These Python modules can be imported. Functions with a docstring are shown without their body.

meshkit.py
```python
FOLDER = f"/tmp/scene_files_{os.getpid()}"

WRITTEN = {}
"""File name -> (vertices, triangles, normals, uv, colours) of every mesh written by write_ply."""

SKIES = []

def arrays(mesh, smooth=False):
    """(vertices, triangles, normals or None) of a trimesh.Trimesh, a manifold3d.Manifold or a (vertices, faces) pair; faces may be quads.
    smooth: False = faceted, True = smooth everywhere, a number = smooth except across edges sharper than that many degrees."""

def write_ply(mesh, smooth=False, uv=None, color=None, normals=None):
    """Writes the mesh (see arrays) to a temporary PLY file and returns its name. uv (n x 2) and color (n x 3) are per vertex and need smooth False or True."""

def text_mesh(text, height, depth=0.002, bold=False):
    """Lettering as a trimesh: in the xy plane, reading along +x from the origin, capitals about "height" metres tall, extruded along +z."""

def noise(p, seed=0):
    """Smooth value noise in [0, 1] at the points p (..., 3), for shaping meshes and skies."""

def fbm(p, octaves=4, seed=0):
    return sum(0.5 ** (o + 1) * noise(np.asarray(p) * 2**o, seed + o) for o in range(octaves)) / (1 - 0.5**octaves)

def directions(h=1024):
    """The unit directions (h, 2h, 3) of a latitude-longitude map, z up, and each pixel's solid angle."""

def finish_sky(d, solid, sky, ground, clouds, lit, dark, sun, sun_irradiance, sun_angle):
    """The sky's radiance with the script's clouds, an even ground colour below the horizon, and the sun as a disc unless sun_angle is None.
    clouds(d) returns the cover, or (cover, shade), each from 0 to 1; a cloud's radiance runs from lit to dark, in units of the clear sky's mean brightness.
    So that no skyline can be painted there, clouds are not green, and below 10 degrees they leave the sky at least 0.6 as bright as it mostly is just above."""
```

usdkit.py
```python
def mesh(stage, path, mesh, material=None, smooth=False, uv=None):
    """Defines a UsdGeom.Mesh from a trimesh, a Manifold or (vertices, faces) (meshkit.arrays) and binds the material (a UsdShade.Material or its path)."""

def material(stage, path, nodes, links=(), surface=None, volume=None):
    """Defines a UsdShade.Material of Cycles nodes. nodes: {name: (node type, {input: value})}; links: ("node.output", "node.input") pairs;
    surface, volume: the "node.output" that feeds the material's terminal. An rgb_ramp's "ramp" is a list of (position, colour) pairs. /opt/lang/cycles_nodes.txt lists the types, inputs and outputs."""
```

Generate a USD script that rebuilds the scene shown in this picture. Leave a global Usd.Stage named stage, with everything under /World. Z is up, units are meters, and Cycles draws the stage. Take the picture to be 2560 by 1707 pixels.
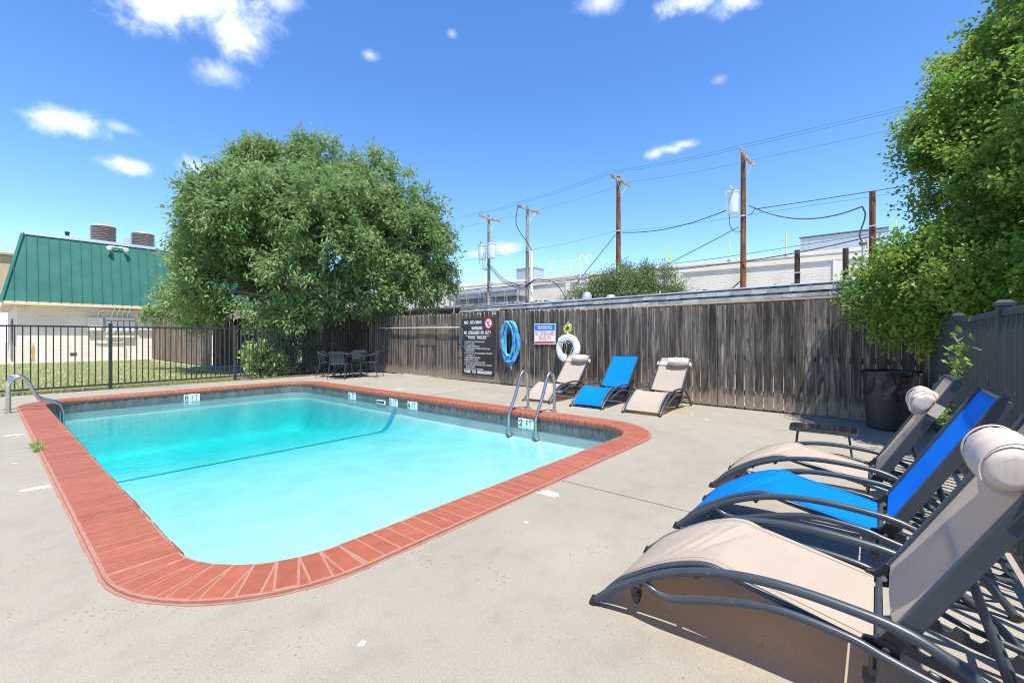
import math, random
import numpy as np, trimesh, usdkit, meshkit
from shapely.geometry import Polygon, box as sbox, LineString, Point
from shapely import affinity
from pxr import Usd, UsdGeom, UsdLux, UsdShade, Gf, Sdf, Vt

# World frame: X runs across the pool towards the board fence, Y runs along the pool away from the shallow end.
stage = Usd.Stage.CreateInMemory()
UsdGeom.SetStageUpAxis(stage, "Z")
UsdGeom.SetStageMetersPerUnit(stage, 1.0)
UsdGeom.Xform.Define(stage, "/World")
UsdGeom.Scope.Define(stage, "/World/Looks")
PI = math.pi
HD = math.radians(39.7)
SN, CS = math.sin(HD), math.cos(HD)

# ---------------------------------------------------------------- camera
cam = UsdGeom.Camera.Define(stage, "/World/camera")
cam.CreateHorizontalApertureAttr(36.0)
cam.CreateVerticalApertureAttr(24.0)
cam.CreateFocalLengthAttr(36.0 * 1100 / 2560)
cam.CreateVerticalApertureOffsetAttr(-11.5 / 2560 * 36)
cam.CreateClippingRangeAttr(Gf.Vec2f(0.05, 2000))
EXPOSURE = 0.97
cam.CreateExposureAttr(EXPOSURE)
cam.AddTransformOp().Set(Gf.Matrix4d(SN, -CS, 0, 0, 0, 0, 1, 0, -CS, -SN, 0, 0, 0, 0, 1.2, 1))

# ---------------------------------------------------------------- sky and sun
SUN_EL = math.radians(68)
to_sun = np.array([-0.55, -0.83, 0.0]); to_sun /= np.linalg.norm(to_sun)
SUN = np.array([to_sun[0] * math.cos(SUN_EL), to_sun[1] * math.cos(SUN_EL), math.sin(SUN_EL)])


def camdir(px, py):
    """World direction of a ray at image fractions, used to say where the few clouds stand in the sky."""
    x, z, y = (px - 1280) / 1100, 1.0, (842 - py) / 1100
    d = np.array([SN * x + CS * z, -CS * x + SN * z, y])
    return d / np.linalg.norm(d)


def sky_material():
    N = {"tc": ("texture_coordinate", {}),
         "sky": ("sky_texture", {"sky_type": "single_scattering", "sun_disc": False, "sun_elevation": SUN_EL,
                                 "sun_rotation": math.atan2(SUN[0], SUN[1]), "air_density": 0.88, "aerosol_density": 0.08, "ozone_density": 2.0}),
         "nz": ("noise_texture", {"scale": 14.0, "detail": 12.0, "roughness": 0.68, "distortion": 0.35}),
         "nz2": ("noise_texture", {"scale": 5.0, "detail": 4.0, "roughness": 0.5}),
         "nm": ("math", {"math_type": "subtract", "value2": 0.5}),
         "nm2": ("math", {"math_type": "multiply", "value2": 2.6})}
    L = [("tc.generated", "nz.vector"), ("tc.generated", "nz2.vector"), ("nz.fac", "nm.value1"), ("nm.value", "nm2.value1")]
    # direction, half width, half height (radians), density
    clouds = [((470, -10), .17, .085, 1.0), ((575, 75), .085, .055, .9), ((385, 15), .08, .04, .9), ((705, 5), .055, .03, .55), ((150, 297), .066, .030, .9), ((90, 290), .035, .014, .5),
              ((315, 415), .048, .017, .8), ((520, 425), .055, .026, .7), ((535, 180), .06, .028, .42), ((925, 138), .024, .017, .6), ((1500, 5), .055, .025, .5),
              ((1720, 5), .085, .03, .95), ((1850, -5), .07, .03, .7), ((1640, 385), .032, .018, .7), ((1705, 362), .045, .013, .7), ((1675, 374), .05, .015, .75), ((1262, 620), .05, .022, .75), ((1190, 635), .03, .014, .5),
              ((1130, 85), .014, .012, .3), ((1800, 200), .02, .012, .25), ((295, 318), .03, .013, .3)]
    last = None
    for i, ((px, py), w, h, dens) in enumerate(clouds):
        c = camdir(px, py)
        r = np.cross(c, [0, 0, 1]); r /= np.linalg.norm(r)
        u = np.cross(r, c)
        for k, (ax, s) in enumerate(((r, w), (u, h))):
            N[f"d{i}_{k}"] = ("vector_math", {"math_type": "dot_product", "vector2": tuple(ax / (s * .8))})
            N[f"q{i}_{k}"] = ("math", {"math_type": "multiply"})
            L += [("tc.generated", f"d{i}_{k}.vector1"), (f"d{i}_{k}.value", f"q{i}_{k}.value1"), (f"d{i}_{k}.value", f"q{i}_{k}.value2")]
        N[f"f{i}"] = ("vector_math", {"math_type": "dot_product", "vector2": tuple(c)})
        N[f"g{i}"] = ("math", {"math_type": "less_than", "value2": 0.2})
        N[f"g{i}m"] = ("math", {"math_type": "multiply", "value2": 50.0})
        N[f"s{i}"] = ("math", {"math_type": "add"})
        N[f"t{i}"] = ("math", {"math_type": "add"})
        N[f"r{i}"] = ("math", {"math_type": "sqrt"})
        N[f"n{i}"] = ("math", {"math_type": "subtract"})
        N[f"m{i}"] = ("map_range", {"range_type": "smoothstep", "from_min": 1.12, "from_max": -0.5, "to_min": 0.0, "to_max": dens})
        L += [("tc.generated", f"f{i}.vector1"), (f"f{i}.value", f"g{i}.value1"), (f"g{i}.value", f"g{i}m.value1"),
              (f"q{i}_0.value", f"s{i}.value1"), (f"q{i}_1.value", f"s{i}.value2"), (f"s{i}.value", f"t{i}.value1"), (f"g{i}m.value", f"t{i}.value2"),
              (f"t{i}.value", f"r{i}.value1"), (f"r{i}.value", f"n{i}.value1"), ("nm2.value", f"n{i}.value2"), (f"n{i}.value", f"m{i}.value")]
        if last is None:
            last = f"m{i}.result"
        else:
            N[f"x{i}"] = ("math", {"math_type": "maximum"})
            L += [(last, f"x{i}.value1"), (f"m{i}.result", f"x{i}.value2")]
            last = f"x{i}.value"
    N["clamp"] = ("clamp", {"min": 0.0, "max": 1.0})
    N["shade"] = ("rgb_ramp", {"ramp": [(0.3, (CLOUD * .80, CLOUD * .84, CLOUD * .92)), (0.62, (CLOUD, CLOUD, CLOUD))]})
    N["sat"] = ("hsv", {"hue": 0.506, "saturation": 1.24, "value": 1.0})
    N["mix"] = ("mix_color", {"blend_type": "mix"})
    N["bg"] = ("background_shader", {"strength": 0.15})
    L += [(last, "clamp.value"), ("clamp.result", "mix.fac"), ("sky.color", "sat.color"), ("sat.color", "mix.a"), ("nz2.fac", "shade.fac"), ("shade.color", "mix.b"), ("mix.result", "bg.color")]
    return usdkit.material(stage, "/World/Looks/sky", N, L, surface="bg.background")


CLOUD = 7.0
dome = UsdLux.DomeLight.Define(stage, "/World/sky")
dome.CreateIntensityAttr(1.0)
UsdShade.MaterialBindingAPI.Apply(dome.GetPrim()).Bind(sky_material())
dome.GetPrim().SetCustomDataByKey("kind", "structure")
sun = UsdLux.DistantLight.Define(stage, "/World/sun")
sun.CreateIntensityAttr(1.18)
sun.CreateAngleAttr(0.53)
sun.CreateNormalizeAttr(True)
sun.CreateColorAttr(Gf.Vec3f(1.0, 0.935, 0.83))
zax = SUN
xax = np.cross([0, 0, 1.0], zax); xax /= np.linalg.norm(xax)
yax = np.cross(zax, xax)
sun.AddTransformOp().Set(Gf.Matrix4d(*xax, 0, *yax, 0, *zax, 0, 0, 0, 20, 1))

# ---------------------------------------------------------------- scene helpers
COUNT, BASE = {}, {}


def numbered(parent, name):
    n = COUNT.get((parent, name), 0)
    COUNT[(parent, name)] = n + 1
    return f"{parent}/{name}" if n == 0 else f"{parent}/{name}_{n:03d}"


def data(prim, label=None, cat=None, group=None, kind=None):
    for k, v in (("label", label), ("category", cat), ("group", group), ("kind", kind)):
        if v:
            prim.SetCustomDataByKey(k, v)


def thing(name, label=None, cat=None, loc=(0, 0, 0), rz=0.0, group=None, kind=None, local=False):
    """An Xform directly under /World. Parts are given in world coordinates unless local."""
    path = numbered("/World", name)
    x = UsdGeom.Xform.Define(stage, path)
    x.AddTranslateOp().Set(Gf.Vec3d(*map(float, loc)))
    if rz:
        x.AddRotateZOp().Set(float(rz))
    BASE[path] = np.zeros(3) if local else np.array(loc, float)
    data(x.GetPrim(), label, cat, group, kind)
    return path


def part(parent, name, mesh, mat, smooth=False, label=None, kind=None, lift=None):
    path = numbered(parent, name)
    v, f, n = meshkit.arrays(mesh, smooth)
    root = "/".join(parent.split("/")[:3])
    m = usdkit.mesh(stage, path, (v - BASE[root], f), mat, smooth=False)
    if n is not None:
        m.CreateNormalsAttr(Vt.Vec3fArray.FromNumpy(n.astype(np.float32)))
        m.SetNormalsInterpolation("vertex")
    data(m.GetPrim(), label, None, None, kind)
    return path


def solo(name, mesh, mat, label=None, cat=None, group=None, kind=None, smooth=False):
    path = numbered("/World", name)
    BASE[path] = np.zeros(3)
    v, f, n = meshkit.arrays(mesh, smooth)
    m = usdkit.mesh(stage, path, (v, f), mat, smooth=False)
    if n is not None:
        m.CreateNormalsAttr(Vt.Vec3fArray.FromNumpy(n.astype(np.float32)))
        m.SetNormalsInterpolation("vertex")
    data(m.GetPrim(), label, cat, group, kind)
    return path


def dup(src, loc, rz, label, cat, group=None):
    name = src.split("/")[2]
    name = name[:-4] if name[-4:-3] == "_" and name[-3:].isdigit() else name
    path = numbered("/World", name)
    x = UsdGeom.Xform.Define(stage, path)
    x.GetPrim().GetReferences().AddInternalReference(src)
    x.ClearXformOpOrder()
    x.AddTranslateOp(opSuffix="copy").Set(Gf.Vec3d(*map(float, loc)))
    x.AddRotateZOp(opSuffix="copy").Set(float(rz))
    x.GetPrim().SetInstanceable(True)
    data(x.GetPrim(), label, cat, group)
    return path


cat_ = trimesh.util.concatenate
TM = trimesh.Trimesh


def bx(x0, x1, y0, y1, z0, z1):
    m = trimesh.creation.box((abs(x1 - x0), abs(y1 - y0), abs(z1 - z0)))
    m.apply_translation(((x0 + x1) / 2, (y0 + y1) / 2, (z0 + z1) / 2))
    return m


def cbox(size, bevel=0.004, center=(0, 0, 0)):
    """A box with chamfered edges."""
    s = np.array(size, float) / 2
    b = min(bevel, s.min() * .9)
    p = [np.array([sx, sy, sz]) * (s - b * (1 - np.eye(3)[k])) for k in range(3) for sx in (-1, 1) for sy in (-1, 1) for sz in (-1, 1)]
    m = TM(np.array(p)).convex_hull
    m.apply_translation(center)
    return m


def frame_m(o, ex, ey, ez):
    m = np.eye(4)
    m[:3, 0], m[:3, 1], m[:3, 2], m[:3, 3] = ex, ey, ez, o
    return m


def obox(o, ex, ey, ez, size, bevel=0.0):
    """A box along given axes."""
    m = cbox(size, bevel) if bevel else trimesh.creation.box(size)
    m.apply_transform(frame_m(o, ex, ey, ez))
    return m


def bar(a, b, w, t, up=(0, 0, 1)):
    """A rectangular bar from a to b, w wide and t thick (along up)."""
    a, b = np.array(a, float), np.array(b, float)
    d = b - a; L = np.linalg.norm(d); d /= L
    s = np.cross(up, d); s /= np.linalg.norm(s)
    u = np.cross(d, s)
    return obox((a + b) / 2, d, s, u, (L, w, t), min(w, t) * .15)


def catmull(P, n=6):
    P = np.array(P, float)
    Q = np.vstack([2 * P[0] - P[1], P, 2 * P[-1] - P[-2]])
    out = []
    for i in range(1, len(Q) - 2):
        p0, p1, p2, p3 = Q[i - 1:i + 3]
        for t in np.arange(n) / n:
            out.append(.5 * (2 * p1 + (p2 - p0) * t + (2 * p0 - 5 * p1 + 4 * p2 - p3) * t * t + (3 * p1 - p0 - 3 * p2 + p3) * t ** 3))
    return np.array(out + [P[-1]])


def tube(P, r, sides=8, closed=False, caps=True, flat=1.0):
    """A swept round tube with parallel transported frames; r may be per point."""
    P = np.array(P, float)
    n = len(P)
    T = np.roll(P, -1, 0) - np.roll(P, 1, 0) if closed else np.gradient(P, axis=0)
    T /= np.linalg.norm(T, axis=1, keepdims=True) + 1e-12
    a = np.cross(T[0], [0, 0, 1.0] if abs(T[0][2]) < .9 else [1.0, 0, 0])
    a /= np.linalg.norm(a)
    A = []
    for t in T:
        a = a - t * (a @ t)
        a /= np.linalg.norm(a) + 1e-12
        A.append(a)
    A = np.array(A)
    B = np.cross(T, A)
    ang = np.arange(sides) * 2 * PI / sides
    R = np.broadcast_to(r, (n,))[:, None, None]
    V = P[:, None] + R * (np.cos(ang)[None, :, None] * A[:, None] + flat * np.sin(ang)[None, :, None] * B[:, None])
    V = V.reshape(-1, 3)
    k = n if closed else n - 1
    i, j = np.meshgrid(np.arange(k), np.arange(sides), indexing="ij")
    i2 = (i + 1) % n
    q = np.stack([i * sides + j, i * sides + (j + 1) % sides, i2 * sides + (j + 1) % sides, i2 * sides + j], -1).reshape(-1, 4)
    F = np.vstack([q[:, [0, 1, 2]], q[:, [0, 2, 3]]])
    if caps and not closed:
        V = np.vstack([V, P[0], P[-1]])
        j = np.arange(sides)
        F = np.vstack([F, np.stack([np.full(sides, len(V) - 2), (j + 1) % sides, j], 1),
                       np.stack([np.full(sides, len(V) - 1), (n - 1) * sides + j, (n - 1) * sides + (j + 1) % sides], 1)])
    return TM(V, F, process=False)


def cyl(a, b, r, sides=16):
    return tube([a, b], r, sides)


def lathe(profile, sides=24, loc=(0, 0, 0)):
    p = np.array(profile, float)
    m = trimesh.creation.revolve(p, sections=sides)
    m.apply_translation(loc)
    return m


def grid(P):
    """A surface from an (m, n, 3) array of points."""
    m, n = P.shape[:2]
    i, j = np.meshgrid(np.arange(m - 1), np.arange(n - 1), indexing="ij")
    q = np.stack([i * n + j, (i + 1) * n + j, (i + 1) * n + j + 1, i * n + j + 1], -1).reshape(-1, 4)
    return TM(P.reshape(-1, 3), np.vstack([q[:, [0, 1, 2]], q[:, [0, 2, 3]]]), process=False)


def slab(poly, z0, z1):
    m = trimesh.creation.extrude_polygon(poly, z1 - z0, engine="earcut")
    m.apply_translation((0, 0, z0))
    return m


def slabs(poly, z0, z1):
    return cat_([slab(g, z0, z1) for g in getattr(poly, "geoms", [poly]) if g.area > 1e-6])


def text(s, height, o, right, up, depth=.002, width=None, bold=False, align="left"):
    """Lettering standing at o (its lower left), reading along right."""
    m = meshkit.text_mesh(s, height, depth, bold)
    w = m.bounds[1][0]
    if width:
        m.apply_scale([width / w, 1, 1]); w = width
    if align == "center":
        m.apply_translation((-w / 2, 0, 0))
    right, up = np.array(right, float), np.array(up, float)
    m.apply_transform(frame_m(o, right, up, np.cross(right, up)))
    return m


# ---------------------------------------------------------------- materials
def look(name, c1, c2=None, scale=6.0, rough=.6, detail=5.0, bump=0.0, bscale=None, metal=0.0, spec=.5, stretch=(1, 1, 1), rand=0.0,
         lo=.35, hi=.65, coat=0.0, translucent=0.0, tcol=None, clear=0.0, dirt=None, dscale=30.0, dlo=.62, dhi=.7, brough=.6, sheen=0.0, island=False):
    c2 = c2 or c1
    N = {"geo": ("geometry", {}), "map": ("mapping", {"scale": stretch}), "n": ("noise_texture", {"scale": scale, "detail": detail, "roughness": .6}),
         "ramp": ("rgb_ramp", {"ramp": [(lo, c1), (hi, c2)]}),
         "p": ("principled_bsdf", {"roughness": rough, "metallic": metal, "specular_ior_level": spec, "coat_weight": coat, "sheen_weight": sheen})}
    L = [("geo.position", "map.vector"), ("map.vector", "n.vector"), ("n.fac", "ramp.fac")]
    col = "ramp.color"
    if dirt:
        N["dn"] = ("noise_texture", {"scale": dscale, "detail": 3.0, "roughness": .55})
        N["dr"] = ("map_range", {"range_type": "smoothstep", "from_min": dlo, "from_max": dhi})
        N["dm"] = ("mix_color", {"b": dirt})
        L += [("geo.position", "dn.vector"), ("dn.fac", "dr.value"), ("dr.result", "dm.fac"), (col, "dm.a")]
        col = "dm.result"
    if rand:
        N["oi"] = ("object_info", {})
        N["rm"] = ("map_range", {"from_min": 0, "from_max": 1, "to_min": 1 - rand, "to_max": 1 + rand})
        N["hs"] = ("hsv", {})
        L += [("geo.random_per_island" if island else "oi.random", "rm.value"), ("rm.result", "hs.value"), (col, "hs.color")]
        col = "hs.color"
    L.append((col, "p.base_color"))
    if bump:
        N["bn"] = ("noise_texture", {"scale": bscale or scale * 8, "detail": 6.0, "roughness": brough})
        N["b"] = ("bump", {"strength": bump, "distance": .01})
        L += [("map.vector", "bn.vector"), ("bn.fac", "b.height"), ("b.normal", "p.normal")]
    out = "p.BSDF"
    if translucent:
        N["t"] = ("translucent_bsdf", {"color": tcol or c2})
        N["mx"] = ("mix_closure", {"fac": translucent})
        L += [(out, "mx.closure1"), ("t.BSDF", "mx.closure2")]
        if tcol is None:
            L.append((col, "t.color"))
        out = "mx.closure"
    return usdkit.material(stage, f"/World/Looks/{name}", N, L, surface=out)


M = {}
M["steel"] = look("brushed_steel", (.60, .56, .50), (.48, .45, .40), rough=.28, metal=1.0, scale=20)
M["galv"] = look("galvanised", (.55, .57, .58), (.45, .47, .49), rough=.45, metal=.6)
M["charcoal"] = look("charcoal_paint", (.034, .042, .050), (.042, .052, .062), rough=.36, spec=.5, scale=9, dirt=(.16, .16, .15), dscale=60, dlo=.69, dhi=.76)
M["black_rail"] = look("fence_paint", (.016, .021, .023), (.022, .027, .030), rough=.42, dirt=(.10, .10, .10), dscale=50, dlo=.68, dhi=.76)
M["black_plastic"] = look("black_plastic", (.012, .012, .013), rough=.45)
M["bolt"] = look("bolt_metal", (.7, .7, .68), rough=.3, metal=1.0)
M["white_paint"] = look("white_paint", (.78, .78, .75), (.70, .70, .67), rough=.5)


def fabric(name, col, tcol, t):
    N = {"geo": ("geometry", {}), "w1": ("wave_texture", {"bands_direction": "x", "scale": 190.0}), "w2": ("wave_texture", {"bands_direction": "y", "scale": 190.0}),
         "mul": ("math", {"math_type": "add"}), "b": ("bump", {"strength": .25, "distance": .002}), "n": ("noise_texture", {"scale": 9.0, "detail": 5.0}),
         "ramp": ("rgb_ramp", {"ramp": [(.3, tuple(.93 * c for c in col)), (.7, col)]}),
         "p": ("principled_bsdf", {"roughness": .8, "specular_ior_level": .12}),
         "t": ("translucent_bsdf", {"color": tcol}), "m": ("mix_closure", {"fac": t})}
    L = [("geo.position", "w1.vector"), ("geo.position", "w2.vector"), ("geo.position", "n.vector"), ("n.fac", "ramp.fac"), ("ramp.color", "p.base_color"),
         ("w1.fac", "mul.value1"), ("w2.fac", "mul.value2"), ("mul.value", "b.height"), ("b.normal", "p.normal"), ("p.BSDF", "m.closure1"), ("t.BSDF", "m.closure2")]
    return usdkit.material(stage, f"/World/Looks/{name}", N, L, surface="m.closure")


M["tan_sling"] = fabric("tan_sling", (.525, .465, .40), (.80, .50, .29), .40)
M["blue_sling"] = fabric("blue_sling", (.0, .20, .80), (.02, .12, .45), .25)
M["pillow"] = fabric("pillow_fabric", (.60, .50, .43), (.5, .4, .3), .08)


def concrete():
    N = {"geo": ("geometry", {}),
         "big": ("noise_texture", {"scale": .55, "detail": 6.0, "roughness": .55, "distortion": .6}), "mid": ("noise_texture", {"scale": 4.5, "detail": 6.0, "roughness": .65}),
         "fine": ("noise_texture", {"scale": 130.0, "detail": 3.0, "roughness": .7}), "spk": ("voronoi_texture", {"scale": 30.0}), "spkn": ("noise_texture", {"scale": 2.2, "detail": 4.0}),
         "r1": ("rgb_ramp", {"ramp": [(.30, (.235, .214, .173)), (.5, (.262, .240, .196)), (.70, (.288, .265, .218))]}),
         "r2": ("rgb_ramp", {"ramp": [(.25, (.86, .85, .83)), (.5, (1, 1, 1)), (.8, (1.05, 1.04, 1.0))]}),
         "r3": ("rgb_ramp", {"ramp": [(.3, (.74, .74, .74)), (.7, (1.16, 1.16, 1.16))]}),
         "m1": ("mix_color", {"blend_type": "multiply", "fac": 1.0, "use_clamp_result": False}), "m2": ("mix_color", {"blend_type": "multiply", "fac": .8}),
         "th": ("map_range", {"from_min": .45, "from_max": .7, "to_min": .04, "to_max": .24, "clamp": True}),
         "lt": ("math", {"math_type": "less_than"}), "lm": ("math", {"math_type": "multiply", "value2": .75}), "m3": ("mix_color", {"b": (.15, .115, .08)}),
         "st": ("noise_texture", {"scale": 1.3, "detail": 3.0, "distortion": 1.2}), "sr": ("map_range", {"range_type": "smoothstep", "from_min": .62, "from_max": .78, "to_max": .25}), "m4": ("mix_color", {"b": (.33, .255, .17)}),
         "b": ("bump", {"strength": .35, "distance": .004}), "p": ("principled_bsdf", {"roughness": .85, "specular_ior_level": .3})}
    L = [("geo.position", f"{k}.vector") for k in ("big", "mid", "fine", "spk", "spkn", "st")]
    L += [("big.fac", "r1.fac"), ("mid.fac", "r2.fac"), ("fine.fac", "r3.fac"), ("r1.color", "m1.a"), ("r2.color", "m1.b"), ("m1.result", "m2.a"), ("r3.color", "m2.b"),
          ("spkn.fac", "th.value"), ("spk.distance", "lt.value1"), ("th.result", "lt.value2"), ("lt.value", "lm.value1"), ("lm.value", "m3.fac"), ("m2.result", "m3.a"),
          ("st.fac", "sr.value"), ("sr.result", "m4.fac"), ("m3.result", "m4.a"), ("m4.result", "p.base_color"), ("fine.fac", "b.height"), ("b.normal", "p.normal")]
    return usdkit.material(stage, "/World/Looks/concrete", N, L, surface="p.BSDF")


M["concrete"] = concrete()
M["joint"] = look("deck_joint", (.20, .17, .13), (.34, .31, .26), rough=.9, scale=14)
M["coping_brick"] = look("coping_brick", (.245, .068, .033), (.285, .085, .044), scale=10, rough=.52, rand=.08, bump=.15, bscale=140, dirt=(.27, .11, .07), dscale=9, dlo=.58, dhi=.85)
M["coping_bed"] = look("coping_mortar", (.315, .155, .11), (.265, .12, .085), scale=12, rough=.8, bump=.3)
M["tile"] = look("waterline_tile", (.085, .095, .092), (.13, .125, .115), scale=16, rough=.3, rand=.18)
M["tile_grout"] = look("tile_grout", (.19, .19, .18), rough=.8)
M["marker"] = look("depth_marker_tile", (.62, .72, .68), (.55, .66, .62), rough=.25)
M["marker_ink"] = look("depth_marker_letter", (.012, .03, .032), rough=.3)
M["plaster"] = look("pool_plaster", (.36, .352, .39), (.45, .435, .475), scale=2.6, rough=.7, bump=.35, bscale=24, detail=10, lo=.32, hi=.68, dirt=(.40, .41, .46), dscale=34, dlo=.60, dhi=.72)
M["stripe"] = look("stripe_tile", (.02, .22, .34), (.03, .27, .38), scale=30, rough=.4)
M["grass_ground"] = look("lawn_soil", (.42, .42, .20), (.50, .48, .26), scale=2.5, rough=.9, bump=.6, bscale=60, dirt=(.34, .28, .17), dscale=5, dlo=.55, dhi=.7)
M["grass"] = look("grass_blade", (.36, .43, .15), (.55, .54, .26), scale=3.0, rough=.6, rand=.35, island=True, translucent=.3)
M["dirt"] = look("dirt", (.25, .19, .13), (.36, .29, .21), scale=3, rough=.95, bump=.5)
M["far_ground"] = look("far_ground", (.30, .28, .25), (.36, .33, .28), scale=.3, rough=.95)


def wood(name, dark, mid, pale, base_stain=None, rand=.25):
    """Weathered upright boards: grain runs with z, knots, paler where the weather has worn them; their edges also carry painted sunlight."""
    N = {"geo": ("geometry", {}), "oi": ("object_info", {}), "off": ("vector_math", {"math_type": "scale", "scale": 37.0}), "cx": ("combine_xyz", {}),
         "add": ("vector_math", {"math_type": "add"}), "map": ("mapping", {"scale": (26, 26, 1.7)}), "n": ("noise_texture", {"scale": 1.0, "detail": 8.0, "roughness": .68, "distortion": .9}),
         "map2": ("mapping", {"scale": (3.2, 3.2, .8)}), "n2": ("noise_texture", {"scale": 1.0, "detail": 4.0}),
         "ramp": ("rgb_ramp", {"ramp": [(.33, dark), (.52, mid), (.74, pale)]}), "r2": ("rgb_ramp", {"ramp": [(.35, (.55, .55, .56)), (.65, (1.35, 1.3, 1.22))]}),
         "mm": ("mix_color", {"blend_type": "multiply", "fac": 1.0, "use_clamp_result": False, "use_clamp": False}),
         "rm": ("map_range", {"from_min": 0, "from_max": 1, "to_min": 1 - rand, "to_max": 1 + rand}), "hs": ("hsv", {}),
         "vk": ("voronoi_texture", {"scale": 1.0}), "mapk": ("mapping", {"scale": (7, 7, 2.6)}), "kt": ("map_range", {"from_min": .05, "from_max": .13, "to_min": .75, "to_max": 0.0, "clamp": True}), "km": ("mix_color", {"b": (dark[0] * .5, dark[1] * .45, dark[2] * .4)}),
         "b": ("bump", {"strength": .5, "distance": .006}), "p": ("principled_bsdf", {"roughness": .82, "specular_ior_level": .25})}
    L = [("oi.random", "cx.x"), ("oi.random", "cx.y"), ("oi.random", "cx.z"), ("cx.vector", "off.vector1"), ("off.vector", "add.vector1"), ("geo.position", "add.vector2"),
         ("add.vector", "map.vector"), ("map.vector", "n.vector"), ("add.vector", "map2.vector"), ("map2.vector", "n2.vector"), ("n.fac", "ramp.fac"), ("n2.fac", "r2.fac"),
         ("ramp.color", "mm.a"), ("r2.color", "mm.b"), ("oi.random", "rm.value"), ("rm.result", "hs.value"), ("mm.result", "hs.color"),
         ("add.vector", "mapk.vector"), ("mapk.vector", "vk.vector"), ("vk.distance", "kt.value"), ("kt.result", "km.fac"), ("hs.color", "km.a"),
         ("n.fac", "b.height"), ("b.normal", "p.normal")]
    col = "km.result"
    if base_stain:
        N |= {"ge": ("separate_xyz", {}), "ea": ("math", {"math_type": "absolute"}), "eg": ("math", {"math_type": "greater_than", "value2": .7}), "ef": ("math", {"math_type": "multiply", "value2": .8}), "em": ("mix_color", {"b": (.46, .39, .32)})}  # edge faces painted pale: bleached edge grain plus sunlight put into the colour
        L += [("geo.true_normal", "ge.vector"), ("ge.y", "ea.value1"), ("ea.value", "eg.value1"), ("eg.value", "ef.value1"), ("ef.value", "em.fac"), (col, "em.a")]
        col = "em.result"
        N |= {"sx": ("separate_xyz", {}), "sn": ("noise_texture", {"scale": 7.0, "detail": 4.0}), "snm": ("math", {"math_type": "multiply", "value2": .62}),
              "sa": ("math", {"math_type": "subtract"}), "sr": ("map_range", {"range_type": "smoothstep", "from_min": .06, "from_max": -.22, "to_max": .75}), "sm": ("mix_color", {"b": base_stain})}
        L += [("geo.position", "sx.vector"), ("map2.vector", "sn.vector"), ("sn.fac", "snm.value1"), ("sx.z", "sa.value1"), ("snm.value", "sa.value2"), ("sa.value", "sr.value"), ("sr.result", "sm.fac"), (col, "sm.a")]
        col = "sm.result"
    L.append((col, "p.base_color"))
    return usdkit.material(stage, f"/World/Looks/{name}", N, [(a, b) for a, b in L if not (a == "off.vector" and b == "add.vector1")] + [("off.vector", "add.vector1")], surface="p.BSDF")


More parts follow.
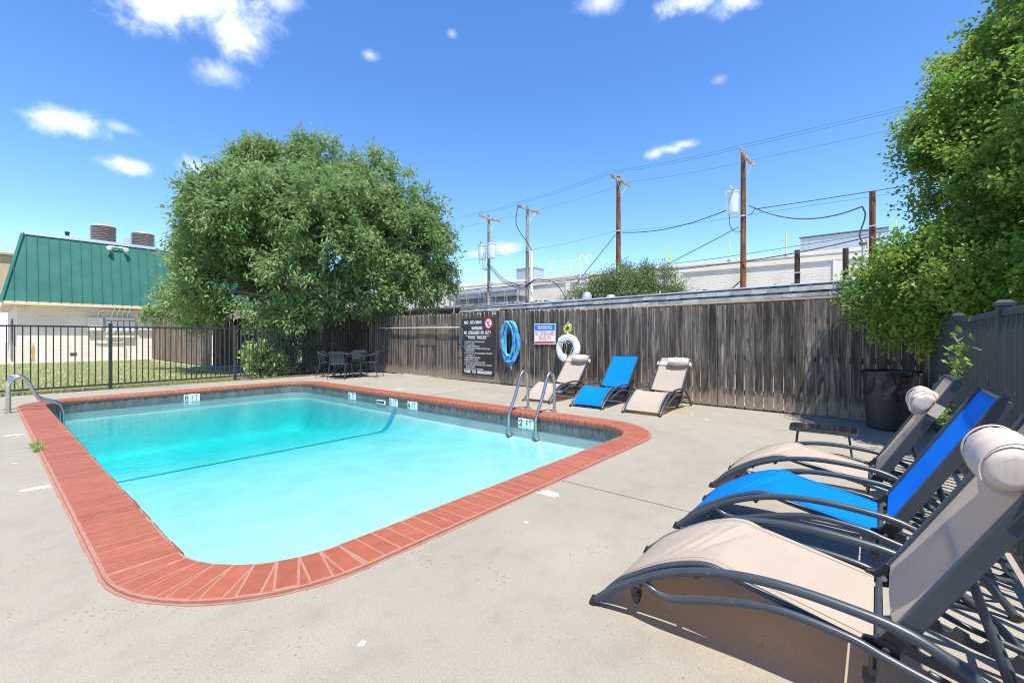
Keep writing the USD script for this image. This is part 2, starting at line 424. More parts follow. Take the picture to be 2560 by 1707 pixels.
M["fence_wood"] = wood("fence_wood", (.024, .021, .019), (.095, .083, .072), (.34, .295, .25), (.34, .26, .18), rand=.34)
M["back_wood"] = wood("back_fence_wood", (.08, .06, .045), (.20, .155, .115), (.36, .29, .22), None, rand=.25)
M["patch_wood"] = wood("patch_wood", (.10, .075, .05), (.18, .135, .09), (.27, .21, .145), None, rand=.1)
M["pole_brown"] = wood("pole_brown", (.07, .026, .012), (.19, .075, .034), (.34, .17, .09), None, rand=.12)
M["pole_grey"] = wood("pole_grey", (.15, .13, .11), (.28, .245, .205), (.40, .36, .31), None, rand=.1)
M["stub_wood"] = wood("stub_wood", (.012, .009, .008), (.055, .038, .03), (.13, .09, .06), None, rand=.1)
M["bark"] = look("bark", (.13, .10, .075), (.33, .265, .20), scale=18, rough=.9, bump=.9, bscale=40, stretch=(1, 1, .25))
M["limb"] = look("limb_bark", (.14, .11, .085), (.27, .22, .17), scale=14, rough=.9)
M["ash_leaf"] = look("ash_leaf", (.20, .36, .10), (.40, .55, .22), scale=1.3, detail=4, rough=.55, spec=.3, rand=.35, island=True, translucent=.42, lo=.36, hi=.64)
M["elm_leaf"] = look("hedge_leaf", (.16, .34, .045), (.40, .55, .105), scale=1.8, detail=4, rough=.5, spec=.3, rand=.30, island=True, translucent=.45)
M["lime_leaf"] = look("lime_leaf", (.32, .48, .12), (.45, .60, .20), scale=4, rough=.45, rand=.3, island=True, translucent=.3)
M["dull_leaf"] = look("dull_leaf", (.20, .32, .15), (.32, .43, .23), scale=3, rough=.5, rand=.35, island=True, translucent=.2)
M["feather_leaf"] = look("feather_leaf", (.17, .26, .08), (.28, .36, .13), scale=2, rough=.5, rand=.35, island=True, translucent=.2)
M["dead_leaf"] = look("dead_leaf", (.20, .13, .06), (.34, .24, .13), scale=9, rough=.8, rand=.4, island=True)

# ---------------------------------------------------------------- ground, lawn, deck
RNG = np.random.default_rng(7)


def rounded(x0, x1, y0, y1, r, q=14):
    return sbox(x0 + r, y0 + r, x1 - r, y1 - r).buffer(r, quad_segs=q)


PX0, PX1, PY0, PY1 = .396, 5.736, 2.06, 12.06
outer = rounded(PX0, PX1, PY0, PY1, .9)
CW = .32
nose = rounded(PX0 + CW, PX1 - CW, PY0 + CW, PY1 - CW, .9 - CW)
WI = CW - .022
wall_line = rounded(PX0 + WI, PX1 - WI, PY0 + WI, PY1 - WI, .9 - WI)
WX0, WX1, WY0, WY1 = PX0 + WI, PX1 - WI, PY0 + WI, PY1 - WI

solo("ground", slabs(sbox(-120, -120, 160, 160).difference(outer.buffer(.15)), -.35, -.06), M["far_ground"], kind="structure")
solo("lawn", slabs(sbox(-14, 13.52, 8.75, 31.5), -.3, -.012), M["grass_ground"], kind="structure")
solo("planting_bed", slabs(Polygon([(5.1, 13.535), (9.0, 13.535), (9.3, 20.3), (5.5, 20.3), (4.9, 16.5)]), -.25, -.004), M["dirt"], kind="structure")
deck = thing("pool_deck", kind="structure")
xs = [-5.0, .398, 3.1, 8.6]
ys = [-1.2, 2.062, 7.06, 13.5]
gap = .007
deck_area = sbox(-5, -2.2, 8.62, 13.5).difference(outer.buffer(.012))
cuts = [LineString([(-5, 7.06), (8.7, 7.06)]), LineString([(3.1, -2.2), (3.1, 2.2)]), LineString([(2.9, 11.9), (2.9, 13.6)]), LineString([(-2.2, -2.2), (-2.2, 13.6)]), LineString([(5.6, 3.0), (8.7, 3.0)])][:4]
for c in cuts:
    deck_area = deck_area.difference(c.buffer(gap, cap_style=2))
for g in deck_area.geoms:
    part(deck, "concrete_slab", slab(g, -.12, 0), M["concrete"])
part(deck, "joint_filler", slabs(sbox(-5, -2.2, 8.62, 13.5).difference(outer.buffer(.012)), -.14, -.006), M["joint"])


def ragged(cx, cy, w, h, ang, n=26, k=.35, seed=0):
    r = np.random.default_rng(seed)
    a = np.linspace(0, 2 * PI, n, endpoint=False)
    q = np.stack([np.sign(np.cos(a)) * np.abs(np.cos(a)) ** .5 * w / 2, np.sign(np.sin(a)) * np.abs(np.sin(a)) ** .5 * h / 2], 1) * (1 - k * r.random(n))[:, None]
    p = affinity.translate(affinity.rotate(Polygon(q), ang, origin=(0, 0)), cx, cy).buffer(0)
    return p


for i, (cx_, cy_, w, h, a) in enumerate(([(2.77, 1.935, .20, .12, 90), (.27, 5.13, .11, .22, 90), (.255, 8.12, .09, .20, 90), (3.45, 1.85, .10, .06, 20), (2.25, 1.75, .07, .04, 70), (6.7, 1.9, .16, .05, 60), (6.3, 1.6, .1, .05, 20),
                                             (7.0, 2.2, .09, .05, 0), (.95, 1.55, .06, .035, 30), (.27, 3.3, .1, .06, 40), (.2, 6.3, .06, .03, 0), (2.0, .95, .03, .02, 0), (6.15, 8.9, .3, .1, 80)])[:3] + [(2.25, 1.75, .05, .03, 70), (6.7, 1.9, .10, .04, 60), (.95, 1.55, .05, .03, 30), (7.0, 2.2, .07, .04, 0), (.2, 6.3, .05, .03, 0)]):
    part(deck, "paint_patch", slab(ragged(cx_, cy_, w, h, a, seed=i, k=.45), .001, .0025), look("worn_white_paint", (.40, .39, .36), (.62, .61, .58), scale=40, rough=.7) if i == 0 else UsdShade.Material.Get(stage, "/World/Looks/worn_white_paint"))
part(deck, "skimmer_lid", lathe([(0, .001), (.14, .001), (.14, .006), (0, .006)], 28, (6.12, 8.42, 0)), look("green_lid", (.22, .34, .28), (.30, .40, .34), rough=.6, scale=9))
# hairline cracks
crk = look("crack", (.25, .225, .19), rough=1.0)
for k, pts in enumerate([[(.9, 1.98), (.72, 1.55), (.55, 1.2), (.5, .9)], [(3.1, 1.0), (3.6, .3), (4.0, -.6)], [(5.8, 5.3), (6.5, 5.6), (7.2, 5.5), (8.2, 5.9)]]):
    r = np.random.default_rng(k)
    p = catmull([(x, y, 0) for x, y in pts], 12)[:, :2]
    p = p + r.normal(0, .006, p.shape)
    part(deck, "crack", slabs(LineString(p).buffer(.0008, cap_style=2), .0005, .0012), crk)

# ---------------------------------------------------------------- the pool
pool = thing("swimming_pool", "rectangular pool with red brick coping and turquoise water sunk in the deck", "pool")
part(pool, "coping_bed", slabs(outer.buffer(.016).difference(nose.buffer(.02)), -.07, .0168), M["coping_bed"])
ragbed = []
oc = np.array(outer.buffer(.03).exterior.coords)
rr = np.random.default_rng(3)
lp = np.array([outer.exterior.interpolate(t).coords[0] for t in np.arange(0, outer.length, .045)])
nrm = np.array([outer.buffer(.1).exterior.interpolate(outer.buffer(.1).exterior.project(Point(p))).coords[0] for p in lp]) - lp
nrm /= np.linalg.norm(nrm, axis=1, keepdims=True)
edge = Polygon(lp + nrm * (.020 + .008 * rr.random(len(lp)) + .012 * meshkit.fbm(np.column_stack([lp * 2.5, 0 * lp[:, 0]]), 3, 4))[:, None]).buffer(0)
part(pool, "mortar_edge", slabs(edge.difference(outer.buffer(-.03)), -.05, .0035), M["coping_bed"])


def brick_mesh(length, w, h=.07, top=.018):
    """Bullnosed brick: local x from the outer end to the nose, y across, z up."""
    nr = .034
    prof = [(0, top - h), (0, top - .004), (.004, top)]
    prof += [(length - nr + nr * math.sin(a), top - nr + nr * math.cos(a)) for a in (0, .45, .9, 1.35, PI / 2)]
    prof += [(length, top - h + .01), (length - .01, top - h)]
    m = trimesh.creation.extrude_polygon(Polygon(prof), w, engine="earcut")
    m.apply_translation((0, 0, -w / 2))
    m.apply_transform(np.array([[1, 0, 0, 0], [0, 0, -1, 0], [0, 1, 0, 0], [0, 0, 0, 1.0]]))
    return m


def place2d(m, o, d):
    d = np.array(d, float) / np.linalg.norm(d)
    m.apply_transform(np.array([[d[0], -d[1], 0, o[0]], [d[1], d[0], 0, o[1]], [0, 0, 1, 0], [0, 0, 0, 1.0]]))
    return m


PITCH = .1045
rb = np.random.default_rng(11)
R0 = .9


def coping(o, d, w=PITCH - .014, L=CW):
    m = brick_mesh(L + rb.normal(0, .003), w)
    m.apply_translation((0, 0, max(-.0009, rb.normal(.0003, .001))))
    part(pool, "coping_brick", place2d(m, o, d), M["coping_brick"])


for (a0, a1, fixed, axis, d) in ((PX0 + R0, PX1 - R0, PY0, 0, (0, 1)), (PX0 + R0, PX1 - R0, PY1, 0, (0, -1)), (PY0 + R0, PY1 - R0, PX0, 1, (1, 0)), (PY0 + R0, PY1 - R0, PX1, 1, (-1, 0))):
    n = round((a1 - a0) / PITCH)
    st = (a1 - a0) / n
    for i in range(n):
        t = a0 + (i + .5) * st
        coping((t, fixed) if axis == 0 else (fixed, t), d)
for (cx_, cy_, a0) in ((PX0 + R0, PY0 + R0, PI), (PX1 - R0, PY0 + R0, 1.5 * PI), (PX1 - R0, PY1 - R0, 0), (PX0 + R0, PY1 - R0, .5 * PI)):
    n = 9
    st = (PI / 2) / n
    for i in range(n):
        a = a0 + (i + .5) * st
        coping((cx_ + R0 * math.cos(a), cy_ + R0 * math.sin(a)), (-math.cos(a), -math.sin(a)), w=.089)
        if i < n - 1:
            a = a0 + (i + 1) * st
            wd = Polygon([(0, -.021), (0, .021), (.21, .0015), (.21, -.0015)])
            part(pool, "brick_wedge", place2d(slab(wd, -.05, .0181), (cx_ + R0 * math.cos(a), cy_ + R0 * math.sin(a)), (-math.cos(a), -math.sin(a))), M["coping_brick"])

WATER = -.186
# waterline tiles
TH0, TH1 = -.238, -.072
part(pool, "tile_backing", slabs(wall_line.buffer(.06).difference(wall_line.buffer(.004)), TH0, TH1), M["tile_grout"])
n = round(wall_line.length / .1045)
for i in range(n):
    s = (i + .5) * wall_line.length / n
    p, q = (np.array(wall_line.exterior.interpolate((s + e) % wall_line.length).coords[0]) for e in (-.02, .02))
    d = (q - p) / np.linalg.norm(q - p)
    o = (p + q) / 2
    side = np.array([d[1], -d[0]])
    if not wall_line.contains(Point(o + side * .05)):
        side = -side
    m = obox((*(o), (TH0 + TH1) / 2), (*d, 0), (*side, 0), (0, 0, 1), (wall_line.length / n - .007, .008 + rb.random() * .001, TH1 - TH0 - .004))
    part(pool, "waterline_tile", m, M["tile"])


def floor_z(y):
    t = np.clip((np.asarray(y, float) - 6.0) / 5.2, 0, 1)
    return -.40 - .038 * (np.asarray(y, float) - 2.3) - .42 * t * t * (3 - 2 * t)


LEDGE = -.385


def basin_z(d, y):
    z = floor_z(y)
    t = np.clip(1 - (d - .035) / .3, 0, 1)
    return z + (LEDGE - z) * t ** 2


rings, N_ = [], 360
for (ins, mode) in ((0, -.20), (0, LEDGE), (.018, LEDGE - .002), (.035, LEDGE - .012)) + tuple((d, None) for d in (.05, .08, .12, .16, .21, .27, .335)):
    pl = wall_line.buffer(-ins, quad_segs=14) if ins else wall_line
    base = np.array([wall_line.exterior.interpolate(t * wall_line.length).coords[0] for t in np.arange(N_ + 1) / N_])
    pts = np.array([pl.exterior.interpolate(pl.exterior.project(Point(b))).coords[0] for b in base]) if ins else base
    z = np.full(len(pts), mode) if mode is not None else basin_z(ins, pts[:, 1])
    rings.append(np.column_stack([pts, z]))
shell = grid(np.array(rings))
v, f = trimesh.creation.triangulate_polygon(wall_line.buffer(-.30, quad_segs=14), engine="earcut")
gx, gy = np.meshgrid(np.linspace(WX0 + .2, WX1 - .2, 40), np.linspace(WY0 + .2, WY1 - .2, 90), indexing="ij")
ins_poly = wall_line.buffer(-.29)
cells = []
P3 = np.stack([gx, gy, np.minimum(floor_z(gy), 0) - .0], -1)
inside = np.array([[ins_poly.buffer(.12).contains(Point(a, b)) for a, b in zip(ra, rb_)] for ra, rb_ in zip(gx, gy)])
fl = grid(P3)
keep = inside.ravel()[fl.faces].all(1)
fl = TM(fl.vertices + [0, 0, -.0004], fl.faces[keep], process=False)
fl.remove_unreferenced_vertices()
part(pool, "basin_wall", shell, M["plaster"], smooth=40)
part(pool, "basin_floor", fl, M["plaster"], smooth=True)
# rope line tiles across the floor at the slope break
sx = np.concatenate([WX0 + np.array([.004, .006, .02, .035, .05, .08, .12, .18, .26, .34]), np.linspace(WX0 + .5, WX1 - .5, 18), WX1 - np.array([.34, .26, .18, .12, .08, .05, .035, .02, .006, .004])])
dd = np.minimum(sx - WX0, WX1 - sx)
rows = []
for y in (7.585, 7.735):
    z = basin_z(dd, np.full(len(sx), y)) + .006
    z[dd < .03] = LEDGE + .006
    z[[0, -1]] = -.242
    rows.append(np.column_stack([sx, np.full(len(sx), y), z]))
part(pool, "rope_line_tile", grid(np.array(rows)), M["stripe"])


def marker(txt, o, right, nrm):
    o, right, nrm = np.array(o, float), np.array(right, float), np.array(nrm, float)
    p = part(pool, "depth_marker", obox(o + nrm * .008, right, nrm, (0, 0, 1), (.30, .010, .158), .002), M["marker"], label=f"pale tile reading {txt} FT")
    part(p, "lettering", text(txt, .098, o + nrm * .0125 - right * .105 + np.array([0, 0, -.045]), right, (0, 0, 1), .002, None, True, "center"), M["marker_ink"])
    part(p, "lettering", text("FT", .098, o + nrm * .0125 + right * .055 + np.array([0, 0, -.045]), right, (0, 0, 1), .002, .115, False, "center"), M["marker_ink"])


for txt, y in (("2", 4.225), ("4", 7.065), ("5", 7.69), ("6", 9.28)):
    marker(txt, (WX1, y, -.153), (0, -1, 0), (-1, 0, 0))
marker("8", (2.99, WY1, -.153), (1, 0, 0), (0, -1, 0))
sk = part(pool, "skimmer_mouth", obox((WX1 - .009, 8.13, -.192), (0, 1, 0), (1, 0, 0), (0, 0, 1), (.30, .016, .085), .004), M["white_paint"])
part(sk, "skimmer_opening", obox((WX1 - .012, 8.13, -.187), (0, 1, 0), (1, 0, 0), (0, 0, 1), (.25, .016, .045)), M["black_plastic"])

# water: clear to the sun, tinted by what it absorbs, mirror-like at its surface
wm = usdkit.material(stage, "/World/Looks/pool_water", {
    "geo": ("geometry", {}), "n": ("noise_texture", {"scale": 5.0, "detail": 3.0, "roughness": .5, "distortion": .5}), "n2": ("noise_texture", {"scale": 26.0, "detail": 2.0}),
    "mx": ("math", {"math_type": "multiply_add", "value2": .3}), "b": ("bump", {"strength": .2, "distance": .03}),
    "f": ("fresnel", {"IOR": 1.24}), "g": ("glossy_bsdf", {"roughness": .015, "color": (.95, .97, 1.0)}), "t": ("transparent_bsdf", {"color": (1, 1, 1)}), "m": ("mix_closure", {}),
    "v": ("absorption_volume", {"color": (.0, .975, .965), "density": 0.70})},
    [("geo.position", "n.vector"), ("geo.position", "n2.vector"), ("n2.fac", "mx.value1"), ("n.fac", "mx.value3"), ("mx.value", "b.height"), ("b.normal", "g.normal"),
     ("f.fac", "m.fac"), ("t.BSDF", "m.closure1"), ("g.BSDF", "m.closure2")], surface="m.closure", volume="v.volume")
solo("water", slab(wall_line.buffer(.012, quad_segs=14), -1.8, WATER), wm, kind="structure")

# ---------------------------------------------------------------- board fence along the long side
SL = .058
ft = np.array([SL, 1.0, 0]) / math.hypot(SL, 1)      # along the fence, away from the camera
fn = np.array([-1.0, SL, 0]) / math.hypot(SL, 1)      # out of its pool-side face
UP = np.array([0, 0, 1.0])


def fx(y):
    return 7.956 + SL * (y - .256)


def fp(y, z, off=0.0):
    return np.array([fx(y), y, z]) + fn * off


def board(o, along, normal, w, h, t=.018, ear=.042, z0=.03, lean=0.0):
    """One dog-eared picket standing at o: along = its width direction, normal = its face."""
    e = min(ear, w * .4)
    prof = [(-w / 2, z0), (w / 2, z0), (w / 2, h - e)] + [(w / 2 - e + e * math.cos(a), h - e + e * math.sin(a)) for a in (.5, 1.0)] + [(w / 2 - e * 1.1, h), (-w / 2 + e * 1.1, h)] \
        + [(-w / 2 + e - e * math.cos(a), h - e + e * math.sin(a)) for a in (1.0, .5)] + [(-w / 2, h - e)]
    m = trimesh.creation.extrude_polygon(Polygon(prof), t, engine="earcut")
    m.apply_translation((0, 0, -t))
    if lean:
        m.apply_transform(trimesh.transformations.rotation_matrix(lean, (0, 0, 1)))
    m.apply_transform(frame_m(o, along, UP, np.cross(along, UP) if np.cross(along, UP) @ normal > 0 else normal))
    return m


fence = thing("board_fence", "weathered dark grey board fence behind the back row of loungers", "fence", (7.95, 0, 0))
rf = np.random.default_rng(5)
y = -.52
hcur = 0
while y < 19.6:
    base_h = np.interp(y, [-.6, 1.4, 3.0, 5.1, 7.3, 9.0, 12, 14], [1.745, 1.755, 1.755, 1.80, 1.865, 1.87, 1.90, 1.92])
    w = .124 + rf.normal(0, .003) if y < 4.5 else .129 + rf.normal(0, .004)
    g = (.016 + rf.normal(0, .002)) if y < 3.4 else (.0145 + rf.normal(0, .002)) if y < 9 else max(.005, .012 + rf.normal(0, .003))
    h = base_h + rf.normal(0, .012)
    if 7.42 < y < 7.56:
        h -= .085
    elif y > 7.56:
        h -= .02
    if 8.36 < y < 8.48:
        h -= .10
    off = rf.normal(0, .002)
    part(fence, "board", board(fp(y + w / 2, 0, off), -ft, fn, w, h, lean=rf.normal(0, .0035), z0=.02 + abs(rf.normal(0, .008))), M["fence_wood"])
    y += w + g
for z in (.27, .85, 1.44):
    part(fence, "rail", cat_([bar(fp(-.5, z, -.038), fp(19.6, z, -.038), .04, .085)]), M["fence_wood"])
for k in range(9):
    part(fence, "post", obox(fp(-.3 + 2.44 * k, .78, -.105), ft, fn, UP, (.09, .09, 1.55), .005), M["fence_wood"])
part(fence, "plywood_patch", obox(fp(10.5, 1.26, .004), ft, fn, UP, (1.0, .008, .62)), M["patch_wood"], label="square brown plywood patch nailed on the boards")
part(fence, "plywood_patch", obox(fp(9.6, 1.37, .004), ft, fn, UP, (.48, .008, .47)), M["patch_wood"], label="small brown plywood patch nearer the rules sign")

# second board fence, beyond the lawn
f2 = thing("board_fence", "brown board fence between the lawn and the big tree, off the white brick wall", "fence", (5.8, 20.3, 0))
y = 20.35
while y < 29.9:
    w = .138
    part(f2, "board", board(np.array([5.8 + rf.normal(0, .004), y, 0]), np.array([0, -1.0, 0]), np.array([-1.0, 0, 0]), w, 2.0 + rf.normal(0, .012)), M["back_wood"])
    y += w + .005
f3 = thing("board_fence", "shaded brown board fence directly behind the big tree trunk", "fence", (5.8, 20.2, 0))
x = 5.9
while x < 9.05:
    w = .138
    part(f3, "board", board(np.array([x, 20.2 + rf.normal(0, .004), 0]), np.array([1.0, 0, 0]), np.array([0, -1.0, 0]), w, 1.95 + rf.normal(0, .02)), M["back_wood"])
    x += w + abs(rf.normal(.008, .008))
part(f2, "rail", bx(5.83, 5.87, 20.3, 29.9, 1.5, 1.59), M["back_wood"])
part(f3, "rail", bx(5.85, 9.05, 20.23, 20.27, 1.5, 1.59), M["back_wood"])


# ---------------------------------------------------------------- black metal picket fences
def picket_fence(name, label, A, B, top, bottom, pitch, size, posts, post_top):
    A, B = np.array(A, float), np.array(B, float)
    L = np.linalg.norm(B - A)
    d = (B - A) / L
    nrm = np.array([-d[1], d[0], 0])
    t = thing(name, label, "fence", (*((A + B) / 2)[:2], 0))
    for s in posts:
        c = A + d * s
        p = part(t, "post", obox(c + UP * (post_top / 2 - .1), d, nrm, UP, (.062, .062, post_top + .2), .004), M["black_rail"])
        part(p, "post_cap", TM(np.array([c + UP * post_top + d * a * k + nrm * b * k + UP * z for (k, z) in ((.041, 0), (.041, .018), (.02, .034)) for a in (-1, 1) for b in (-1, 1)])).convex_hull, M["black_rail"])
    ps = sorted(posts)
    for a, b in zip(ps[:-1], ps[1:]):
        for z in (top, bottom):
            part(t, "rail", obox(A + d * (a + b) / 2 + UP * z, d, nrm, UP, (b - a - .062, .032, .038), .003), M["black_rail"])
        n = round((b - a - .062) / pitch)
        for i in range(1, n):
            c = A + d * (a + .031 + (b - a - .062) * i / n)
            part(t, "picket", obox(c + UP * (top + bottom) / 2, d, nrm, UP, (size, size, top - bottom - .038)), M["black_rail"])
    return t


PA, PB = np.array([-3.3, 13.29, 0]), np.array([8.72, 13.85, 0])
dl = (PB - PA) / np.linalg.norm(PB - PA)
s1 = (1.88 + 3.3) / dl[0]
picket_fence("picket_fence", "black metal picket fence along the lawn at the far end of the pool", PA, PB, 1.425, .115, .112, .019, [s1 - 5.18, s1 - 2.59, s1, s1 + 2.59, s1 + 5.18, 12.0], 1.475)
picket_fence("picket_fence", "black metal picket fence on the right, behind the front loungers", (-.55, -.55, 0), (7.88, -.55, 0), 1.335, .09, .112, .0245, [.1, .57, 2.40, 4.23, 6.06, 7.4, 8.36], 1.375)

# ---------------------------------------------------------------- what hangs on the board fence
right = -ft
sign = thing("rules_sign", "large black NO DIVING and POOL RULES board on the board fence", "sign", fp(8.155, 0, .01))
sc = fp(8.155, .945, .012)
black_sign = look("sign_black", (.010, .011, .013), (.014, .015, .017), rough=.3, scale=3)
sign_white = look("sign_white", (.78, .78, .78), rough=.4)
sign_red = look("sign_red", (.62, .012, .020), rough=.35)
sign_blue = look("sign_blue", (.004, .16, .62), rough=.35)
part(sign, "panel", obox(sc, right, fn, UP, (1.26, .008, 1.52), .002), black_sign)
sw, sh = 1.26, 1.52


def on_sign(u, v, off=.0045):
    """A point of the sign's face, u from its left and v from its top."""
    return sc + right * (u - sw / 2) + UP * (sh / 2 - v) + fn * off


def sline(s, u, v, h, width, bold=False):
    part(sign, "lettering", text(s, h, on_sign(u, v), right, UP, .001, width, bold), sign_white)


sline("NO  DIVING", .075, .155, .075, .70, True)
sline("WARNING:", .385, .31, .078, .435, True)
sline("NO  LIFEGUARD  ON  DUTY", .075, .435, .082, 1.06, True)
part(sign, "rule_line", obox(on_sign(.61, .475, .005), right, fn, UP, (.93, .001, .009)), sign_white)
sline("POOL  RULES", .24, .555, .058, .72, True)
rules = [("1. NO GLASS OF ANY KIND IN POOL AREA.", 0, .80), ("2. NO PETS ALLOWED.", 0, .42), ("3. NO RUNNING OR ROUGH PLAY.", 0, .62), ("4. NO PERSON UNDER 14 PERMITTED IN POOL AREA", 0, 1.0), ("WITHOUT AN ADULT.", .05, .37),
         ("5. POOL GUEST MUST BE ACCOMPANIED BY A RESIDENT.", 0, 1.10), ("6. POOL HOURS 10 - 10", 0, .43), ("7. PROPER SWIMWEAR REQUIRED.", 0, .64), ("8. POOL CAPACITY 20 PEOPLE.", 0, .57), ("9. KEEP POOL GATE CLOSED AT ALL TIMES.", 0, .83),
         ("10. NO ALCOHOLIC BEVERAGES ALLOWED AT ANYTIME", 0, 1.07), ("IN THE POOL AREA.", .06, .37), ("11. RESIDENTS ONLY NO TRESPASSING", 0, .75)]
for i, (s, u, w) in enumerate(rules):
    sline(s, .095 + u, .655 + i * .0605, .036, w)
sline("THANK  YOU  MANAGEMENT", .07, 1.475, .078, 1.11, True)
ringc = on_sign(1.045, .155, .0055)
an = np.linspace(0, 2 * PI, 41)[:-1]


def disc(c, r0, r1, off, a0=0.0, a1=2 * PI, n=40):
    q = Polygon([(r1 * math.cos(a), r1 * math.sin(a)) for a in np.linspace(0, 2 * PI, n, endpoint=False)])
    if r0:
        q = q.difference(Polygon([(r0 * math.cos(a), r0 * math.sin(a)) for a in np.linspace(0, 2 * PI, n, endpoint=False)]))
    m = slab(q, 0, .001)
    m.apply_transform(frame_m(c + fn * off, right, UP, fn))
    return m


def onplane(poly, c, off):
    m = slabs(poly, 0, .001)
    m.apply_transform(frame_m(c + fn * off, right, UP, fn))
    return m


part(sign, "symbol_disc", disc(ringc, 0, .115, -.001), sign_white)
part(sign, "diver", onplane(Point(-.052, .018).buffer(.016).union(LineString([(-.04, .015), (.005, .035), (.03, .06)]).buffer(.011)).union(LineString([(-.05, .03), (-.02, -.012)]).buffer(.006)).union(LineString([(.02, .05), (.055, .068)]).buffer(.006))
                            .union(LineString([(-.045, -.05), (-.02, -.04), (.005, -.052), (.035, -.04), (.055, -.05)]).buffer(.006)).union(LineString([(-.03, -.07), (-.01, -.062), (.015, -.072), (.035, -.062)]).buffer(.005)), ringc, .001), black_sign)
part(sign, "symbol_ring", disc(ringc, .112, .150, 0), sign_red)
part(sign, "symbol_slash", onplane(LineString([(-.085, .085), (.085, -.085)]).buffer(.011), ringc, .0025), sign_red)

ws = thing("warning_sign", "small white, blue and red WARNING sign between the blue hose and the life ring", "sign", fp(5.885, 0, .01))
wc = fp(5.885, 1.265, .014)
part(ws, "panel", obox(wc, right, fn, UP, (.62, .006, .475), .002), sign_white)
part(ws, "blue_band", obox(wc + UP * .150 + fn * .0035, right, fn, UP, (.592, .001, .145)), sign_blue)
part(ws, "lettering", text("WARNING", .088, wc + UP * .108 + fn * .0045, right, UP, .001, .42, False, "center"), sign_white)
part(ws, "lettering", text("NO LIFEGUARD", .090, wc - UP * .030 + fn * .0045, right, UP, .001, .56, False, "center"), sign_red)
part(ws, "lettering", text("ON DUTY", .090, wc - UP * .145 + fn * .0045, right, UP, .001, .38, False, "center"), sign_red)
part(ws, "red_band", obox(wc - UP * .180 + fn * .0035, right, fn, UP, (.592, .001, .020)), sign_red)
part(ws, "red_band", obox(wc - UP * .208 + fn * .0035, right, fn, UP, (.592, .001, .024)), sign_red)

# hose
hose_mat = usdkit.material(stage, "/World/Looks/hose", {"geo": ("geometry", {}), "n": ("noise_texture", {"scale": 6.5, "detail": 3.0}),
    "r": ("rgb_ramp", {"ramp": [(.38, (.10, .40, .56)), (.50, (.07, .34, .55)), (.56, (.012, .20, .60)), (.68, (.01, .17, .55)), (.74, (.42, .45, .30))]}), "p": ("principled_bsdf", {"roughness": .42})},
    [("geo.position", "n.vector"), ("n.fac", "r.fac"), ("r.color", "p.base_color")], surface="p.BSDF")
hose = thing("pool_hose", "blue vacuum hose coiled on the board fence beside the rules sign", "hose", fp(6.90, 0, .06))
rh = np.random.default_rng(21)
P = []
loops = [(.30, .52, .0, 0, .05), (.25, .33, -.05, 0, .12), (.12, .50, .05, 0, .16), (.28, .44, -.02, 0, .06), (.15, .38, -.07, 0, .17), (.30, .54, .0, 0, .09), (.20, .48, .06, 0, .14), (.29, .50, .0, 0, .12)]
for k, (rw, rh_, cu, cz, off) in enumerate(loops):
    nk = loops[min(k + 1, len(loops) - 1)]
    for j in range(28):
        t = j / 28
        a = PI / 2 - 2 * PI * t
        q = [u * (1 - t) + v * t for u, v in zip((rw, rh_, cu, cz, off), nk)]
        topz = 1.57
        P.append(fp(6.90, 0, .02 + q[4] * .75 + .02 * math.sin(3 * a + k)) + right * (q[2] + q[0] * math.cos(a) * (1 if k % 2 else .96)) + UP * ((topz - q[1]) + q[1] * math.sin(a)))
P = catmull(P, 2)
part(hose, "hose_coil", tube(P, .025, 8), hose_mat, smooth=True)
part(hose, "hose_end", cyl(fp(6.90, .50, .05) + right * .0, fp(6.90, .40, .06) + right * .02, .026, 10), look("hose_cuff", (.62, .62, .60), rough=.5), smooth=40)
part(hose, "hook", tube(catmull([fp(6.90, 1.545, -.01), fp(6.90, 1.54, .06), fp(6.90, 1.545, .11), fp(6.90, 1.60, .12)], 5), .009, 6), M["galv"], smooth=True)

# life ring with its rope
ringo = thing("life_ring", "white life ring hanging on the board fence above the left beige lounger", "life ring", fp(5.18, 0, .08))
rc = fp(5.18, .945, .085)
aa = np.linspace(0, 2 * PI, 49)[:-1]
rp = np.array([rc + right * .235 * math.cos(a) + UP * .245 * math.sin(a) for a in aa])
part(ringo, "ring", tube(rp, .074 + .004 * np.sin(5 * aa + .5) * np.sin(2 * aa), 14, closed=True), look("life_ring_white", (.76, .77, .80), (.66, .68, .72), scale=6, rough=.45, bump=.2, bscale=14), smooth=True)
for a in (.8, 2.35, 3.9, 5.5):
    cen = rc + right * .235 * math.cos(a) + UP * .245 * math.sin(a)
    rad = right * math.cos(a) + UP * math.sin(a)
    tan = -right * math.sin(a) + UP * math.cos(a)
    loop = np.array([cen + (rad * math.cos(b) + fn * math.sin(b)) * .077 for b in np.linspace(0, 2 * PI, 17)[:-1]])
    part(ringo, "band", cat_([tube(loop + tan * k, .008, 5, closed=True) for k in (-.025, -.008, .008, .025)]), look(f"ring_band_{int(a*10)}", (.60, .62, .66), rough=.6), smooth=True)
gl = [rc + (right * math.cos(a) + UP * math.sin(a)) * (.15 + .02 * math.sin(4 * a)) + fn * .05 for a in np.linspace(.9, .9 + 2 * PI, 40)[:-4]]
part(ringo, "grab_line", tube(catmull(gl, 3), .006, 5), M["white_paint"], smooth=True)
rope = thing("throw_rope", "bundled yellow rope hanging on a hook above the life ring", "rope", fp(5.21, 0, .05))
rt = np.random.default_rng(4)
R = []
for k in range(130):
    a = k * .62
    r_ = .075 + .02 * math.sin(k * .37)
    R.append(fp(5.21, 1.38, .05 + .03 * math.sin(k * .9)) + right * r_ * math.cos(a + .2 * math.sin(k * .2)) + UP * r_ * math.sin(a) * (1.0 + .25 * math.sin(k * .11)))
